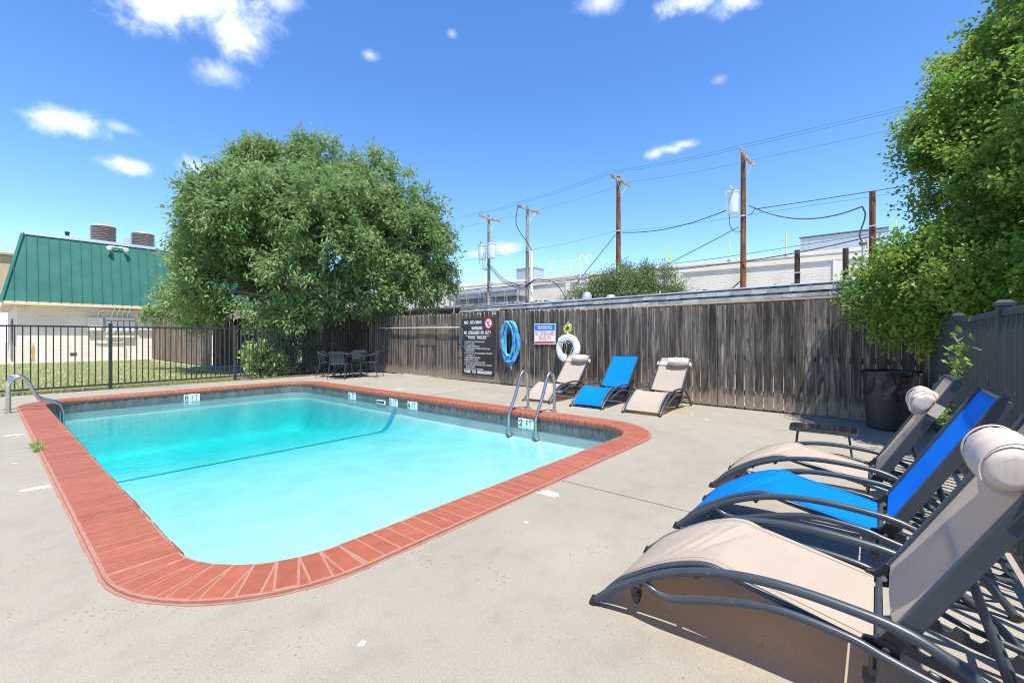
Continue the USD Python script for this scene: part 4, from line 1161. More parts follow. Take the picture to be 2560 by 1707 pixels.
part(ap, "rust_stain", slabs(Polygon([(0, 0), (.16, .0), (.13, .25), (.15, .55), (.09, .9), (.03, .5), (.05, .22)]), 0, .002).apply_transform(np.array([[1, 0, 0, 1.42], [0, 0, -1, BY0 - .003], [0, 1, 0, .05], [0, 0, 0, 1.0]])), rust)
part(ap, "ground_sill", bx(1.05, 5.75, BY0 - .5, BY0 - .3, -.05, .02), look("concrete_strip", (.50, .46, .40), rough=.9))


def condenser(label, x, y, z):
    t = thing("condenser", label, "air conditioner", (x, y, z), local=True)
    part(t, "base_pan", lathe([(0, 0), (.52, 0), (.52, .06), (0, .06)], 28), M["galv"])
    part(t, "coil", lathe([(.46, .06), (.46, .84)], 28), look(f"coil_{int(x*10)}", (.12, .105, .09), (.18, .16, .14), rough=.7, scale=4, stretch=(1, 1, 14)), smooth=40)
    for k in range(9):
        part(t, "louvre", lathe([(.462, .10 + .085 * k), (.50, .10 + .085 * k), (.50, .117 + .085 * k), (.462, .117 + .085 * k)], 28), look("louvre", (.22, .20, .18), rough=.5) if k == 0 and x < 6 else UsdShade.Material.Get(stage, "/World/Looks/louvre"))
    part(t, "top_cover", lathe([(0, .93), (.30, .95), (.50, .89), (.52, .86), (.50, .83), (.40, .84), (0, .86)], 28), M["galv"], smooth=40)
    part(t, "corner_post", cbox((.14, .16, .86), .01, (-.47, .12, .43)), M["galv"])
    part(t, "badge", cbox((.16, .01, .05), .003, (.06, -.508, .66)), look("red_badge", (.5, .03, .03), rough=.4) if x < 6 else UsdShade.Material.Get(stage, "/World/Looks/red_badge"))
    return t


condenser("round rooftop condenser standing left, nearer the roof edge with a red badge", 4.05, 31.0, RZ1 + .04)
condenser("round rooftop condenser standing right, next to the big tree crown", 5.75, 31.5, RZ1 + .04)
vp = thing("vent_pipe", "short white vent pipe with black cap at the left of the green roof", "vent pipe", (2.75, 31.5, RZ1 + .04), local=True)
part(vp, "flashing", lathe([(0, 0), (.16, 0), (.09, .22), (0, .22)], 14), M["white_paint"])
part(vp, "pipe_cap", lathe([(0, .22), (.075, .22), (.075, .36), (.10, .37), (.10, .44), (0, .44)], 14), M["black_plastic"])
dk = thing("disconnect_box", "small grey electrical box between the two rooftop condensers", "electrical box", (4.98, 31.0, RZ1 + .04), local=True)
part(dk, "housing", cbox((.22, .14, .28), .01, (0, 0, .30)), M["galv"])
part(dk, "stand", cbox((.06, .06, .18), .004, (0, 0, .08)), M["galv"])
part(dk, "whip", tube(catmull([(-.5, 0, .18), (-.3, 0, .06), (-.1, 0, .16)], 6), .015, 6), M["black_plastic"])
fl_ = thing("flood_lights", "twin white flood lights under the green roof's top edge", "flood light", (4.45, 30.15, 5.70), local=True)
part(fl_, "mount", bar((-.22, .0, .12), (.22, .0, .12), .05, .05), M["white_paint"])
for s in (-1, 1):
    part(fl_, "lamp", TM(trimesh.creation.revolve(np.array([(0, 0), (.055, .0), (.07, .06), (.11, .20), (.10, .215), (0, .20)]), sections=16).apply_transform(trimesh.transformations.rotation_matrix(math.radians(128), (1, 0, 0)) @ trimesh.transformations.rotation_matrix(s * .5, (0, 1, 0))).vertices + [s * .25, -.05, .10],
                          trimesh.creation.revolve(np.array([(0, 0), (.055, .0), (.07, .06), (.11, .20), (.10, .215), (0, .20)]), sections=16).faces), M["white_paint"], smooth=40)

# ---------------------------------------------------------------- shed right behind the board fence
def sp(y, off, z):
    """A point off metres behind the board fence."""
    return fp(y, z, -off)


shed = thing("shed", "long low shed with grey shingled eave and tan wall behind the board fence", "shed", (9.4, 4, 0))
SY0, SY1 = -3.0, 10.15
tan_wall = look("shed_wall", (.60, .47, .36), (.54, .42, .32), rough=.8, scale=3)
part(shed, "wall", obox((sp(SY0, 1.25, .9) + sp(SY1 - .2, 1.25, .9)) / 2 - fn * .1, ft, fn, UP, (SY1 - SY0 - .2, .2, 1.9), 0), tan_wall)
shingle = look("shingle", (.11, .125, .135), (.19, .21, .22), scale=6, rough=.85, rand=.28, bump=.4, bscale=40)
rs = np.random.default_rng(13)


def eave_top(y):
    return 2.09 + .004 * (5 - y)


for row, (o0, z0_, o1, z1_) in enumerate(((.98, -.225, 1.06, -.105), (1.02, -.115, 1.10, .0))):
    y = SY0 + (0 if row else .12)
    while y < SY1:
        w = .30 + rs.normal(0, .03)
        dz = rs.normal(0, .004)
        a, b = sp(y, o0, eave_top(y) + z0_ + dz), sp(min(y + w - .006, SY1), o0, eave_top(y) + z0_ + dz)
        c, d = sp(min(y + w - .006, SY1), o1, eave_top(y) + z1_), sp(y, o1, eave_top(y) + z1_)
        q = np.array([a, b, c, d]); q2 = q - fn * .012
        part(shed, "shingle", TM(np.vstack([q, q2]), [[0, 1, 2], [0, 2, 3], [4, 6, 5], [4, 7, 6], [0, 4, 1], [1, 4, 5], [1, 5, 2], [2, 5, 6], [2, 6, 3], [3, 6, 7], [3, 7, 0], [0, 7, 4]]), shingle)
        y += w
part(shed, "eave_edge", bar(sp(SY0, 1.11, eave_top(SY0) + .012), sp(SY1, 1.11, eave_top(SY1) + .012), .08, .022), white_metal)
part(shed, "flat_roof", obox((sp(SY0, 2.6, 2.06) + sp(SY1, 2.6, 2.06)) / 2, ft, fn, UP, (SY1 - SY0, 2.9, .05), 0), look("flat_roof_felt", (.42, .44, .45), rough=.8))
part(shed, "soffit_board", obox((sp(SY0, 1.10, 1.86) + sp(SY1, 1.10, 1.86)) / 2, ft, fn, UP, (SY1 - SY0, .26, .03), 0), tan_wall)
for k, (y, o_) in enumerate(((6.0, 1.9), (5.35, 2.0))):
    v_ = thing("roof_vent", ("round grey vent cap on the shed roof, left one in front of the feathery shrub", "low grey vent cap on the shed roof, right one in front of the feathery shrub")[k], "vent", sp(y, o_, 2.085), local=True)
    part(v_, "stack", lathe([(0, 0), (.07, 0), (.07, .14 - .05 * k), (0, .14 - .05 * k)], 14), M["galv"])
    part(v_, "cap", lathe([(0, .30 - .1 * k), (.09, .28 - .1 * k), (.125, .20 - .08 * k), (.125, .13 - .05 * k), (0, .13 - .05 * k)], 16), M["galv"], smooth=40)

# ---------------------------------------------------------------- brown slatted chain-link fence behind the shed
sf_ = thing("slat_fence", "tall brown slatted chain-link fence behind the shed, in front of the white building", "fence", (13, 10, 0))
slat_m = look("brown_slat", (.055, .035, .028), (.085, .055, .044), rough=.6, scale=8, rand=.2)
rs2 = np.random.default_rng(2)
y = -4.0
ns = 0
batch = []
while y < 26:
    h = 2.5 + rs2.normal(0, .02)
    m = bx(13.0, 13.012, y, y + .085, .02, h)
    if -.2 < y < 26 and ns < 290:
        part(sf_, "slat", m, slat_m); ns += 1
    else:
        batch.append(m)
    y += .10
if batch:
    part(sf_, "slat_rows", cat_(batch), slat_m, kind="stuff")
for k in range(11):
    part(sf_, "post", cyl((12.95, -4 + 3 * k, 0), (12.95, -4 + 3 * k, 2.56), .03, 8), M["galv"])
part(sf_, "top_rail", cyl((12.96, -4, 2.46), (12.96, 26, 2.46), .02, 6), M["galv"])

# ---------------------------------------------------------------- white block building
wb = thing("warehouse", "long white block building with a flat roof behind the utility poles", "building", (26, 14, 0))
wd = np.array([-.055, .998, 0]); wd /= np.linalg.norm(wd)
wn = np.array([-wd[1], wd[0], 0])


def wp(s, off, z):
    return np.array([25.06, 0, z]) + wd * s + wn * off


white_block = brick_wall("white_block", (.70, .665, .585), (.67, .635, .56), (.60, .57, .50), 1.15, "yz")
cream = look("cream_trim", (.72, .67, .56), (.66, .61, .51), rough=.6, scale=1)
L0, L1 = -22.0, 46.0
part(wb, "wall", obox((wp(L0, -.2, 2.5) + wp(L1, -.2, 2.5)) / 2, wd, wn, UP, (L1 - L0, .4, 5.1), 0), white_block)
part(wb, "parapet_cap", obox((wp(L0, -.14, 5.10) + wp(L1, -.14, 5.10)) / 2, wd, wn, UP, (L1 - L0, .46, .16), .01), cream)
part(wb, "gutter_band", obox((wp(L0, .035, 4.86) + wp(L1, .035, 4.86)) / 2, wd, wn, UP, (L1 - L0, .065, .30), .01), cream)
part(wb, "roof_deck", obox((wp(L0, -8, 5.0) + wp(L1, -8, 5.0)) / 2, wd, wn, UP, (L1 - L0, 15, .06), 0), look("roof_deck", (.45, .45, .44), rough=.9))
for s in (-5.5, 1.4, 8.4, 15.4, 22.4, 29.4, 36.4):
    part(wb, "pilaster", obox(wp(s, .035, 2.35), wd, wn, UP, (.36, .066, 4.66), .01), cream)
for s in (9.15, 24.0):
    part(wb, "downpipe", cyl(wp(s, .12, .2), wp(s, .12, 4.75), .05, 8), M["galv"])
wl = part(wb, "wall_light", obox(wp(9.9, .12, 3.75), wd, wn, UP, (.36, .22, .26), .02), look("wall_light_housing", (.10, .10, .10), rough=.5))
part(wb, "wall_light", obox(wp(8.75, .08, 3.9), wd, wn, UP, (.16, .12, .16), .01), look("wall_light_housing_b", (.30, .28, .24), rough=.5))
yel_p = look("yellow_post", (.62, .60, .10), rough=.5)
for k, s in enumerate((-.6, 3.4, 5.9, 9.0, 12.3)):
    t = thing("roof_post", ("rightmost thin yellow post on the white roof edge, by the right tree", "second thin yellow post from the right on the white roof edge", "middle thin yellow post on the white roof edge, between the tall brown poles", "second thin yellow post from the left on the white roof edge", "leftmost thin yellow post on the white roof edge, above the small feathery tree")[k], "post", wp(s, .05, 5.18), group="thin yellow posts along the white roof edge", local=True)
    part(t, "shaft", cyl((0, 0, 0), (0, 0, 1.05), .03, 8), yel_p)
    part(t, "base_plate", cbox((.14, .14, .02), .004, (0, 0, .01)), M["galv"])
for k in range(14):
    t = thing("guard_post", "thin grey railing post on the far end of the white roof", "post", wp(16.5 + 2.1 * k, .02, 5.18), group="railing posts along the far white roof edge", local=True)
    part(t, "shaft", cyl((0, 0, 0), (0, 0, 1.05), .022, 6), M["white_paint"])
    part(t, "foot", cbox((.10, .10, .02), .004, (0, 0, .01)), M["galv"])
ru = thing("rooftop_unit", "grey box unit on the white roof behind the black pole stub", "rooftop unit", wp(1.2, -2.5, 5.05), local=True)
part(ru, "housing", cbox((1.4, 3.4, 1.15), .03, (0, 0, .62)), M["galv"])
part(ru, "lid", cbox((1.5, 3.5, .06), .01, (0, 0, 1.225)), look("unit_lid", (.16, .14, .13), rough=.6))
tk = thing("roof_tank", "pale vertical tank on the white roof behind the cut pole", "tank", wp(-3.6, -1.5, 5.05), local=True)
part(tk, "shell", lathe([(0, 0), (.95, 0), (.95, 2.5), (.9, 2.55), (0, 2.58)], 26), look("tank_paint", (.50, .54, .55), rough=.4), smooth=40)
part(tk, "band", lathe([(.95, 1.2), (.975, 1.2), (.975, 1.28), (.95, 1.28)], 26), M["galv"])
for k, (s, l) in enumerate(((22.6, 1.1),)):
    t = thing("rooftop_unit", ("weathered metal box unit on the white roof behind the grey pole with the riser", "")[k], "rooftop unit", wp(s - 3.2 * (1 - k), -1.5, 5.05), local=True)
    part(t, "housing", cbox((1.2, l * 1.5, .95), .03, (0, 0, .55)), M["galv"])
    part(t, "hood", cbox((1.3, l * 1.6, .10), .02, (0, 0, 1.08)), M["galv"])
# vent hoods along the wall of the far end
for k in range(5):
    part(wb, "wall_vent", obox(wp(19.0 + 2.7 * k, .14, 4.62), wd, wn, UP, (.22, .26, .5), .01), cream)
# steel deck with cooling units, left of the small tree
cd = thing("cooling_deck", "grey steel deck with long cooling units in front of the white building", "cooling units", (23.6, 22, 0))
part(cd, "deck_plate", bx(22.6, 24.6, 18.2, 25.6, 3.45, 3.57), M["galv"])
for yy in np.arange(18.4, 25.6, .9):
    part(cd, "joist", bx(22.42, 22.6, yy, yy + .10, 3.27, 3.45), M["galv"])
for yy in (18.4, 20.8, 23.2, 25.4):
    part(cd, "column", bx(22.7, 22.82, yy, yy + .12, 0, 3.45), M["galv"])
for y0_, y1_ in ((18.5, 21.6), (22.1, 25.4)):
    u = part(cd, "cooling_unit", cbox((1.7, y1_ - y0_, .46), .02, (23.7, (y0_ + y1_) / 2, 4.22)), M["galv"])
    part(u, "casing_top", cbox((1.5, y1_ - y0_ - .4, .24), .02, (23.7, (y0_ + y1_) / 2 - .1, 4.575)), look(f"casing_{int(y0_)}", (.36, .38, .40), rough=.5))
    part(u, "coil_face", bx(22.83, 22.845, y0_ + .12, y1_ - .12, 4.05, 4.36), look(f"coil_face_{int(y0_)}", (.16, .17, .18), (.26, .27, .28), rough=.6, scale=3, stretch=(1, 1, 8)))
    for yy in np.linspace(y0_ + .1, y1_ - .1, 4):
        part(u, "support", bx(22.95, 23.05, yy - .04, yy + .04, 3.58, 3.985), M["galv"])
for yy in np.linspace(18.25, 25.55, 7):
    part(cd, "railing_post", cyl((22.62, yy, 3.58), (22.62, yy, 4.6), .018, 6), M["galv"])
for z in (4.08, 4.58):
    part(cd, "railing", cyl((22.62, 18.2, z), (22.62, 25.6, z), .016, 6), M["galv"])
ld = thing("roof_ladder", "white caged ladder and railing on the white roof above the small tree", "ladder", wp(14.2, .2, 0))
for s in (13.95, 14.45):
    part(ld, "stile", tube(catmull([wp(s, .18, 2.2), wp(s, .18, 5.4), wp(s, .18, 6.2), wp(s, -.2, 6.35), wp(s, -.7, 6.1)], 5), .025, 6), M["white_paint"])
for z in np.arange(2.4, 5.5, .32):
    part(ld, "rung", cyl(wp(13.95, .18, z), wp(14.45, .18, z), .016, 6), M["white_paint"])
for z in (5.75, 6.15):
    part(ld, "guard_rail", cyl(wp(14.5, -.1, z), wp(16.9, -.1, z + .0), .02, 6), M["white_paint"])
for s in (15.3, 16.9):
    part(ld, "guard_post", cyl(wp(s, -.1, 5.1), wp(s, -.1, 6.15), .02, 6), M["white_paint"])

# ---------------------------------------------------------------- utility poles and wires
PXL = 22.1
POLES = {"P1": (20.41, 9.5, "pole_grey", .115), "P2": (17.09, 9.5, "pole_grey", .115), "P3": (10.83, 9.9, "pole_brown", .135), "P4": (4.69, 9.53, "pole_brown", .125)}
labels = {"P1": "weathered grey utility pole with two transformers, left of all poles", "P2": "weathered grey utility pole with a white riser pipe", "P3": "tall brown utility pole rising behind the small feathery tree", "P4": "tallest brown utility pole with one transformer"}
ins_m = look("insulator", (.25, .27, .30), rough=.25)
tr_m = look("transformer_paint", (.52, .60, .62), (.49, .57, .59), rough=.4, scale=3)
arm_d = np.array([1.0, -.03, 0])
tops = {}
for k, (y, h, mt, r_) in POLES.items():
    t = thing("utility_pole", labels[k], "utility pole", (PXL, y, 0))
    part(t, "shaft", tube([(PXL, y, -.2), (PXL + .01, y, h * .5), (PXL, y, h)], [r_ * 1.12, r_, r_ * .82], 12), M[mt], smooth=40)
    ad = arm_d / np.linalg.norm(arm_d)
    zc = h - .28
    c0 = np.array([PXL, y, zc])
    half = 1.08
    part(t, "crossarm", bar(c0 - ad * half - np.array([.0, .16, 0]), c0 + ad * half - np.array([0, .16, 0]), .10, .13), M["pole_grey"])
    for s in (-1.05, -.75, 1.05):
        part(t, "insulator", lathe([(0, 0), (.035, 0), (.06, .05), (.035, .08), (.055, .12), (0, .17)], 10, c0 + ad * s + np.array([0, -.16, .065])), ins_m, smooth=40)
    for s in (-1, 1):
        part(t, "brace", bar(c0 + ad * s * .6 + np.array([0, -.22, -.06]), c0 + np.array([0, -.2, -.75]), .03, .012, up=(0, 1, 0)), M["galv"])
    tops[k] = [c0 + ad * s + np.array([0, -.16, .25]) for s in (-1.05, -.75, 1.05)] + [np.array([PXL - .14, y, h * .70])]
    if k in ("P1", "P4"):
        for s in ((-1, 1) if k == "P1" else (-1,)):
            zt = 7.0 if k == "P1" else 7.35
            off = np.array([-.18, .45 * (-s), 0]) if k == "P1" else np.array([-.15, .42, 0])
            cpos = np.array([PXL, y, zt]) + off * np.array([1, 1, 0])
            tr = part(t, "transformer", lathe([(0, -.55), (.24, -.53), (.27, -.45), (.28, .40), (.30, .42), (.30, .46), (.2, .52), (0, .54)], 22, cpos), tr_m, smooth=40)
            part(tr, "bushing", cat_([lathe([(0, 0), (.03, 0), (.05, .08), (.03, .14), (.045, .2), (0, .27)], 8, cpos + np.array([.1 * q, .05, .5])) for q in (-1, 1)]), ins_m)
            part(tr, "hanger", bar(cpos + np.array([.1, 0, .2]), (PXL, y, zt + .2), .10, .06), M["galv"])
    if k == "P2":
        part(t, "riser_pipe", cyl((PXL - .10, y - .42, .0), (PXL - .10, y - .42, 6.6), .10, 10), M["white_paint"], smooth=40)
        part(t, "cable", tube(catmull([(PXL - .10, y - .42, 6.6), (PXL - .2, y - .1, 7.2), (PXL - .5, y + .3, 7.9), (PXL - .4, y + .6, 8.6), tops["P2"][0]], 5), .025, 5), M["black_plastic"])
    part(t, "strap", tube([(PXL + (r_ + .01) * math.cos(a), y + (r_ + .01) * math.sin(a), h * .70) for a in np.linspace(0, 2 * PI, 13)[:-1]], .03, 4, closed=True), M["galv"])
for nm, y, h, mt, lb in (("P5", .146, 6.85, "pole_brown", "short cut-off brown pole beside the right tree crown"), ("S1", 2.615, 4.88, "stub_wood", "black pole stub standing alone in front of the white wall"), ("S2", .977, 4.74, "stub_wood", "dark brown pole stub nearest the right tree crown")):
    t = thing("pole_stub", lb, "pole", (PXL, y, 0))
    part(t, "shaft", tube([(PXL, y, -.2), (PXL, y, h * .5), (PXL, y, h)], [.112, .105, .10], 12), M[mt], smooth=40)
    part(t, "bracket", cbox((.12, .3, .04), .005, (PXL - .1, y, h * .8)), M["galv"])
mt_ = thing("service_mast", "grey service mast with a weatherhead by the right tree crown", "mast", (21.6, .42, 0))
part(mt_, "pipe", cyl((21.6, .42, 0), (21.6, .42, 4.7), .05, 8), M["galv"])
part(mt_, "weatherhead", lathe([(0, .0), (.10, 0), (.14, .1), (.08, .2), (0, .22)], 12, (21.6, .42, 4.7)), look("weatherhead", (.10, .10, .11), rough=.5))

wire_m = look("wire", (.035, .04, .05), rough=.5)


def wire(label, pts, r, sag=0.0, n=10, group=None):
    P = []
    for a, b in zip(pts[:-1], pts[1:]):
        a, b = np.array(a, float), np.array(b, float)
        for t in np.arange(n) / n:
            P.append(a + (b - a) * t - UP * sag * 4 * t * (1 - t))
    P.append(np.array(pts[-1], float))
    return solo("power_line", tube(np.array(P), r, 4), wire_m, label, "wire", group)


far = {i: tops["P1"][i] + np.array([-.6, 26.0, -.1]) for i in range(4)}
near = {i: tops["P4"][i] + np.array([.3, -30.0, .0]) for i in range(4)}
for i, lb in enumerate(("uppermost thin power line over the pole tops", "second thin power line just under the uppermost one", "power line along the right ends of the crossarms", "single line strapped to the poles at two thirds of their height")):
    wire(lb, [far[i], tops["P1"][i], tops["P2"][i], tops["P3"][i], tops["P4"][i], near[i]], .0065, .10)
q3, q4 = np.array([PXL - .14, 10.83, 6.8]), np.array([PXL - .16, 4.69, 6.75])
wire("sagging black cable between the two brown utility poles", [q3 + [0, -.3, 0], q4 + [0, .45, .35]], .022, .32, 16)
wire("thick sagging cable from the tallest pole to the cut-off pole", [q4 + [0, -.25, .35], np.array([PXL - .1, .45, 6.3])], .028, .55, 18)
wire("level cable from the tallest pole into the right tree", [q4 + [0, -.25, -.1], q4 + [0, -.5, .12], q4 + [0, -9.5, .1]], .018, .05, 10)
wire("drop cable hanging from the cut-off pole to the service mast", catmull([(PXL - .1, .45, 6.3), (PXL - .12, .36, 5.9), (PXL - .3, .52, 5.2), (21.6, .46, 4.85)], 5), .028, 0, 1)
wire("low thick cable along all the poles under the other lines", [(PXL - .5, 44, 4.4), (PXL - .15, 20.41, 4.55), (PXL - .15, 17.09, 4.6), (PXL - .16, 10.83, 4.62), (PXL - .16, 4.69, 4.60), (PXL - .1, .15, 5.1)], .024, .08, 10)
wire("lower thin line along the white roof edge", [(PXL + .3, 44, 3.6), (PXL + .3, 20, 4.2), (PXL + .3, 9, 4.95), (PXL + .3, 4.7, 5.0), (PXL + .3, -9, 5.9)], .012, .05, 10)
wire("guy wire slanting from the first brown pole into the feathery tree", [(PXL - .1, 10.95, 6.75), (PXL - 2.6, 13.6, 2.2)], .02, 0, 4)
wire("guy wire slanting from the tallest pole down to the left", [(PXL - .1, 4.85, 6.2), (PXL - 2.2, 11.2, 3.0)], .018, .05, 6)
wire("steep cable from the foot of the tallest pole to the shed roof", [(PXL - .13, 4.75, 3.75), (PXL - .6, 6.3, 2.2)], .03, 0, 4)
for k in range(3):
    o = .12 * k
    wire("black loop of cable between the two grey poles", catmull([(PXL - .3, 20.2, 6.2 - o), (PXL - .4, 19.8, 5.9 - o), (PXL - .4, 18.6, 4.9 - o), (PXL - .3, 17.1, 4.45 - o * .6), (PXL - .3, 16.1, 4.75), (PXL + .5, 15.3, 4.5), (PXL + 1.6, 15.2, 3.6)], 5), .026, 0, 1, group="cable loops between the two grey poles")
for k in range(4):
    wire("black jumper cable under the two transformers", catmull([(PXL - .3, 20.85 - .25 * k, 6.9), (PXL - .4, 20.9 - .25 * k, 6.2), (PXL - .35, 20.6 - .1 * k, 5.8), (PXL - .16, 20.4, 5.75)], 4), .018, 0, 1, group="jumper cables under the two transformers")
wire("thin jumper from the transformer to the tallest pole", catmull([(PXL - .35, 5.2, 6.8), (PXL - .3, 5.15, 6.2), (PXL - .2, 4.9, 5.95), (PXL - .14, 4.72, 6.0)], 5), .016, 0, 1)

# ---------------------------------------------------------------- trees, shrubs, grass


def leaf_mesh(c, size, rng, aspect=.42, droop=0.0, up_bias=.35, out=None):
    """Pointed leaves folded along the midrib, one island each: c (n,3) where they sit."""
    n = len(c)
    d = rng.normal(size=(n, 3))
    if out is not None:
        d = d * .8 + out
    d[:, 2] -= droop
    d /= np.linalg.norm(d, axis=1, keepdims=True)
    nrm = rng.normal(size=(n, 3)) * .75
    nrm[:, 2] += up_bias * 2
    s = np.cross(nrm, d); s /= np.linalg.norm(s, axis=1, keepdims=True) + 1e-9
    up = np.cross(d, s)
    L = (size * (.7 + .6 * rng.random(n)))[:, None]
    w = L * aspect * .5
    v = np.stack([c, c + d * L * .45 + s * w + up * w * .25, c + d * L, c + d * L * .45 - s * w + up * w * .25], 1).reshape(-1, 3)
    i = np.arange(n)[:, None] * 4
    return v, np.vstack([i + [0, 1, 2], i + [0, 2, 3]])


def blobs(lobes, n, rng, shell=.55, cut=.0, seed=0, fscale=1.2):
    """n points in a union of ellipsoids, gathered towards their skins and thinned by noise into clumps."""
    lobes = np.array(lobes, float)
    vol = lobes[:, 3] ** 2.2
    which = rng.choice(len(lobes), n * 3, p=vol / vol.sum())
    d = rng.normal(size=(n * 3, 3)); d /= np.linalg.norm(d, axis=1, keepdims=True)
    r = (1 - (1 - shell) * rng.random(n * 3) ** 1.6)
    r = r * (1 + .28 * (meshkit.fbm(d * 2.2 + which[:, None] * 7.3, 3, seed) - .5))
    p = lobes[which, :3] + d * (lobes[which, 3] * r)[:, None] * np.array([1, 1, .92])
    keep = meshkit.fbm(p * fscale, 3, seed + 3) > cut
    p, d = p[keep][:n], d[keep][:n]
    return p, d


def tri(v, f):
    return TM(v, f, process=False)


def limb(a, b, r0, r1, rng, bend=.12, n=7, sides=7):
    a, b = np.array(a, float), np.array(b, float)
    L = np.linalg.norm(b - a)
    k = rng.normal(0, bend * L, 3) * np.array([1, 1, .4])
    t = np.linspace(0, 1, n)[:, None]
    P = a + (b - a) * t + k * (t * (1 - t) * 2) + rng.normal(0, .012 * L, (n, 3)) * (t > 0) * (t < 1)
    return tube(P, np.linspace(r0, r1, n), sides)


# the big ash-like tree
rt_ = np.random.default_rng(31)
ORG = np.array([8.04, 15.66, 0])
lat, dep = np.array([SN, -CS, 0]), np.array([CS, SN, 0])


def tree_pt(l, h, d=0.0):
    return ORG + lat * l + dep * d + UP * h


big = thing("ash_tree", "large round-crowned green tree behind the picket fence at the far pool end", "tree", ORG)
fork = tree_pt(-.35, 2.7)
part(big, "trunk", tube(np.array([tree_pt(0, -.1), tree_pt(.02, .35), tree_pt(0, 1.0), tree_pt(-.12, 1.9), fork]), [.34, .26, .235, .22, .20], 14), M["bark"], smooth=True)
lob = [(-2.5, 7.0, .2, 1.55), (-.2, 7.15, .5, 1.6), (1.95, 6.5, .3, 1.6), (3.2, 5.6, 0, 1.3), (-4.1, 5.45, .3, 1.4), (-1.9, 5.0, -1.9, 1.9), (.9, 4.8, -1.8, 1.9), (3.5, 4.3, -.6, 1.45), (-4.3, 4.3, -.5, 1.2), (-3.1, 3.1, -1.8, 1.5), (3.7, 3.1, -.2, 1.2), (2.3, 2.85, -1.3, 1.15),
       (-.2, 3.2, -2.3, 1.3), (-5.2, 2.5, -.4, .75), (-4.3, 2.2, -1.2, .8), (-1.7, 2.35, -1.6, .85), (1.1, 2.3, -2.0, .75), (-1.6, 6.0, 1.8, 1.8), (1.6, 5.4, 2.0, 1.8), (-3.2, 4.0, 2.0, 1.6), (3.0, 3.7, 1.6, 1.4), (-.3, 7.9, 0, .8), (-2.9, 8.0, .2, .65), (4.45, 4.9, 0, .55), (-5.1, 4.5, 0, .6), (1.4, 7.6, .2, .7),
       (-6.6, 2.35, -.5, .5), (-6.9, 2.25, -.3, .5), (-6.2, 2.7, -.3, .6), (-2.6, 1.95, -2.0, .75), (-.9, 2.1, -2.4, .8), (-3.7, 1.75, -1.4, .6), (.3, 1.9, -2.5, .55), (-2.0, 2.4, 1.5, 1.2), (.8, 2.6, 1.6, 1.2), (-.4, 5.9, -1.2, 1.4), (-3.4, 6.2, -.4, 1.2), (1.9, 5.5, -1.3, 1.2), (4.55, 3.4, 0, .6), (2.9, 1.95, -1.0, .6)]
lobw = [np.append(tree_pt(l * (.90 if l < 0 else .96), h, d), r * .95) for l, h, d, r in lob]
for i, (l, h, d, r) in enumerate(lob):
    e = tree_pt(l, h - .25 * r, d)
    if i < 21:
        part(big, "limb", limb(fork + rt_.normal(0, .06, 3), e, .10 + .012 * r, .022, rt_, .10), M["limb"], smooth=True)
tw = []
pts, dirs = blobs(lobw, 420, rt_, .35, .0, 4)
for p, d in zip(pts[:300], dirs):
    tw.append(limb(p - d * .8 - np.array([0, 0, .25]), p, .016, .004, rt_, .1, 4, 4))
part(big, "twigs", cat_(tw), M["limb"], kind="stuff")
cc, cd_ = blobs(lobw, 3500, rt_, .50, .42, 6, .75)
k = 54
ax = cd_ * .7 + rt_.normal(0, .5, cd_.shape); ax[:, 2] -= .25; ax /= np.linalg.norm(ax, axis=1, keepdims=True)
tt = rt_.random((len(cc), k, 1))
pos = cc[:, None] + ax[:, None] * (tt - .5) * .66 + rt_.normal(0, .10, (len(cc), k, 3))
out_ = np.repeat(ax[:, None], k, 1).reshape(-1, 3)
part(big, "crown", tri(*leaf_mesh(pos.reshape(-1, 3), 0.17, rt_, .34, .30, .7, out_ * .9)), M["ash_leaf"])

# the tree on the right, hanging over the fence corner
rr_ = np.random.default_rng(41)
elm = thing("hedge_tree", "dense bright green tree hanging over the fence corner on the right", "tree", (7.3, -1.6, 0))
lob2 = [(7.46, -.37, 1.76, .72), (7.69, -.05, 2.0, .31), (7.16, -.79, 1.75, .72), (6.6, -1.07, 1.8, .68), (7.17, -.50, 1.40, .40), (8.0, -.60, 3.27, .58), (8.2, -.85, 4.06, .62), (8.52, -1.25, 4.74, .64), (8.9, -1.78, 5.32, .66), (7.77, -1.06, 3.23, .85), (8.17, -1.39, 4.1, 1.0), (7.24, -1.05, 2.46, .72),
        (7.6, -.8, 2.53, .42), (9.25, -2.2, 6.2, 1.0), (6.7, -1.34, 2.15, .85), (7.67, -1.57, 3.08, 1.1), (6.4, -2.2, 3.2, 1.3), (7.2, -2.6, 4.6, 1.5), (8.2, -2.9, 5.9, 1.6), (6.0, -1.7, 1.9, .8), (8.1, -.4, 2.15, .33), (7.0, -2.4, 2.6, 1.2), (5.6, -2.4, 2.6, 1.0), (5.3, -1.75, 1.75, .6)]
root = np.array([7.5, -2.2, 0])
part(elm, "trunk", tube(np.array([root, root + [0, .05, .6], root + [.1, .1, 1.6], root + [.2, .1, 2.8]]), [.22, .17, .15, .11], 10), M["bark"], smooth=True)
for i, (x, y, z, r) in enumerate(lob2):
    part(elm, "limb", limb(root + [.08, .06, 1.0 + .25 * (z > 3) + .5 * (z > 4)], (x, y, z), .05, .012, rr_, .08, 6, 6), M["limb"], smooth=True)
cc, cd_ = blobs(lob2, 5800, rr_, .64, .42, 12, 1.3)
k = 44
ax = cd_ * .8 + rr_.normal(0, .5, cd_.shape); ax[:, 2] -= .15; ax /= np.linalg.norm(ax, axis=1, keepdims=True)
tt = rr_.random((len(cc), k, 1))
pos = cc[:, None] + ax[:, None] * (tt - .5) * .34 + rr_.normal(0, .05, (len(cc), k, 3))
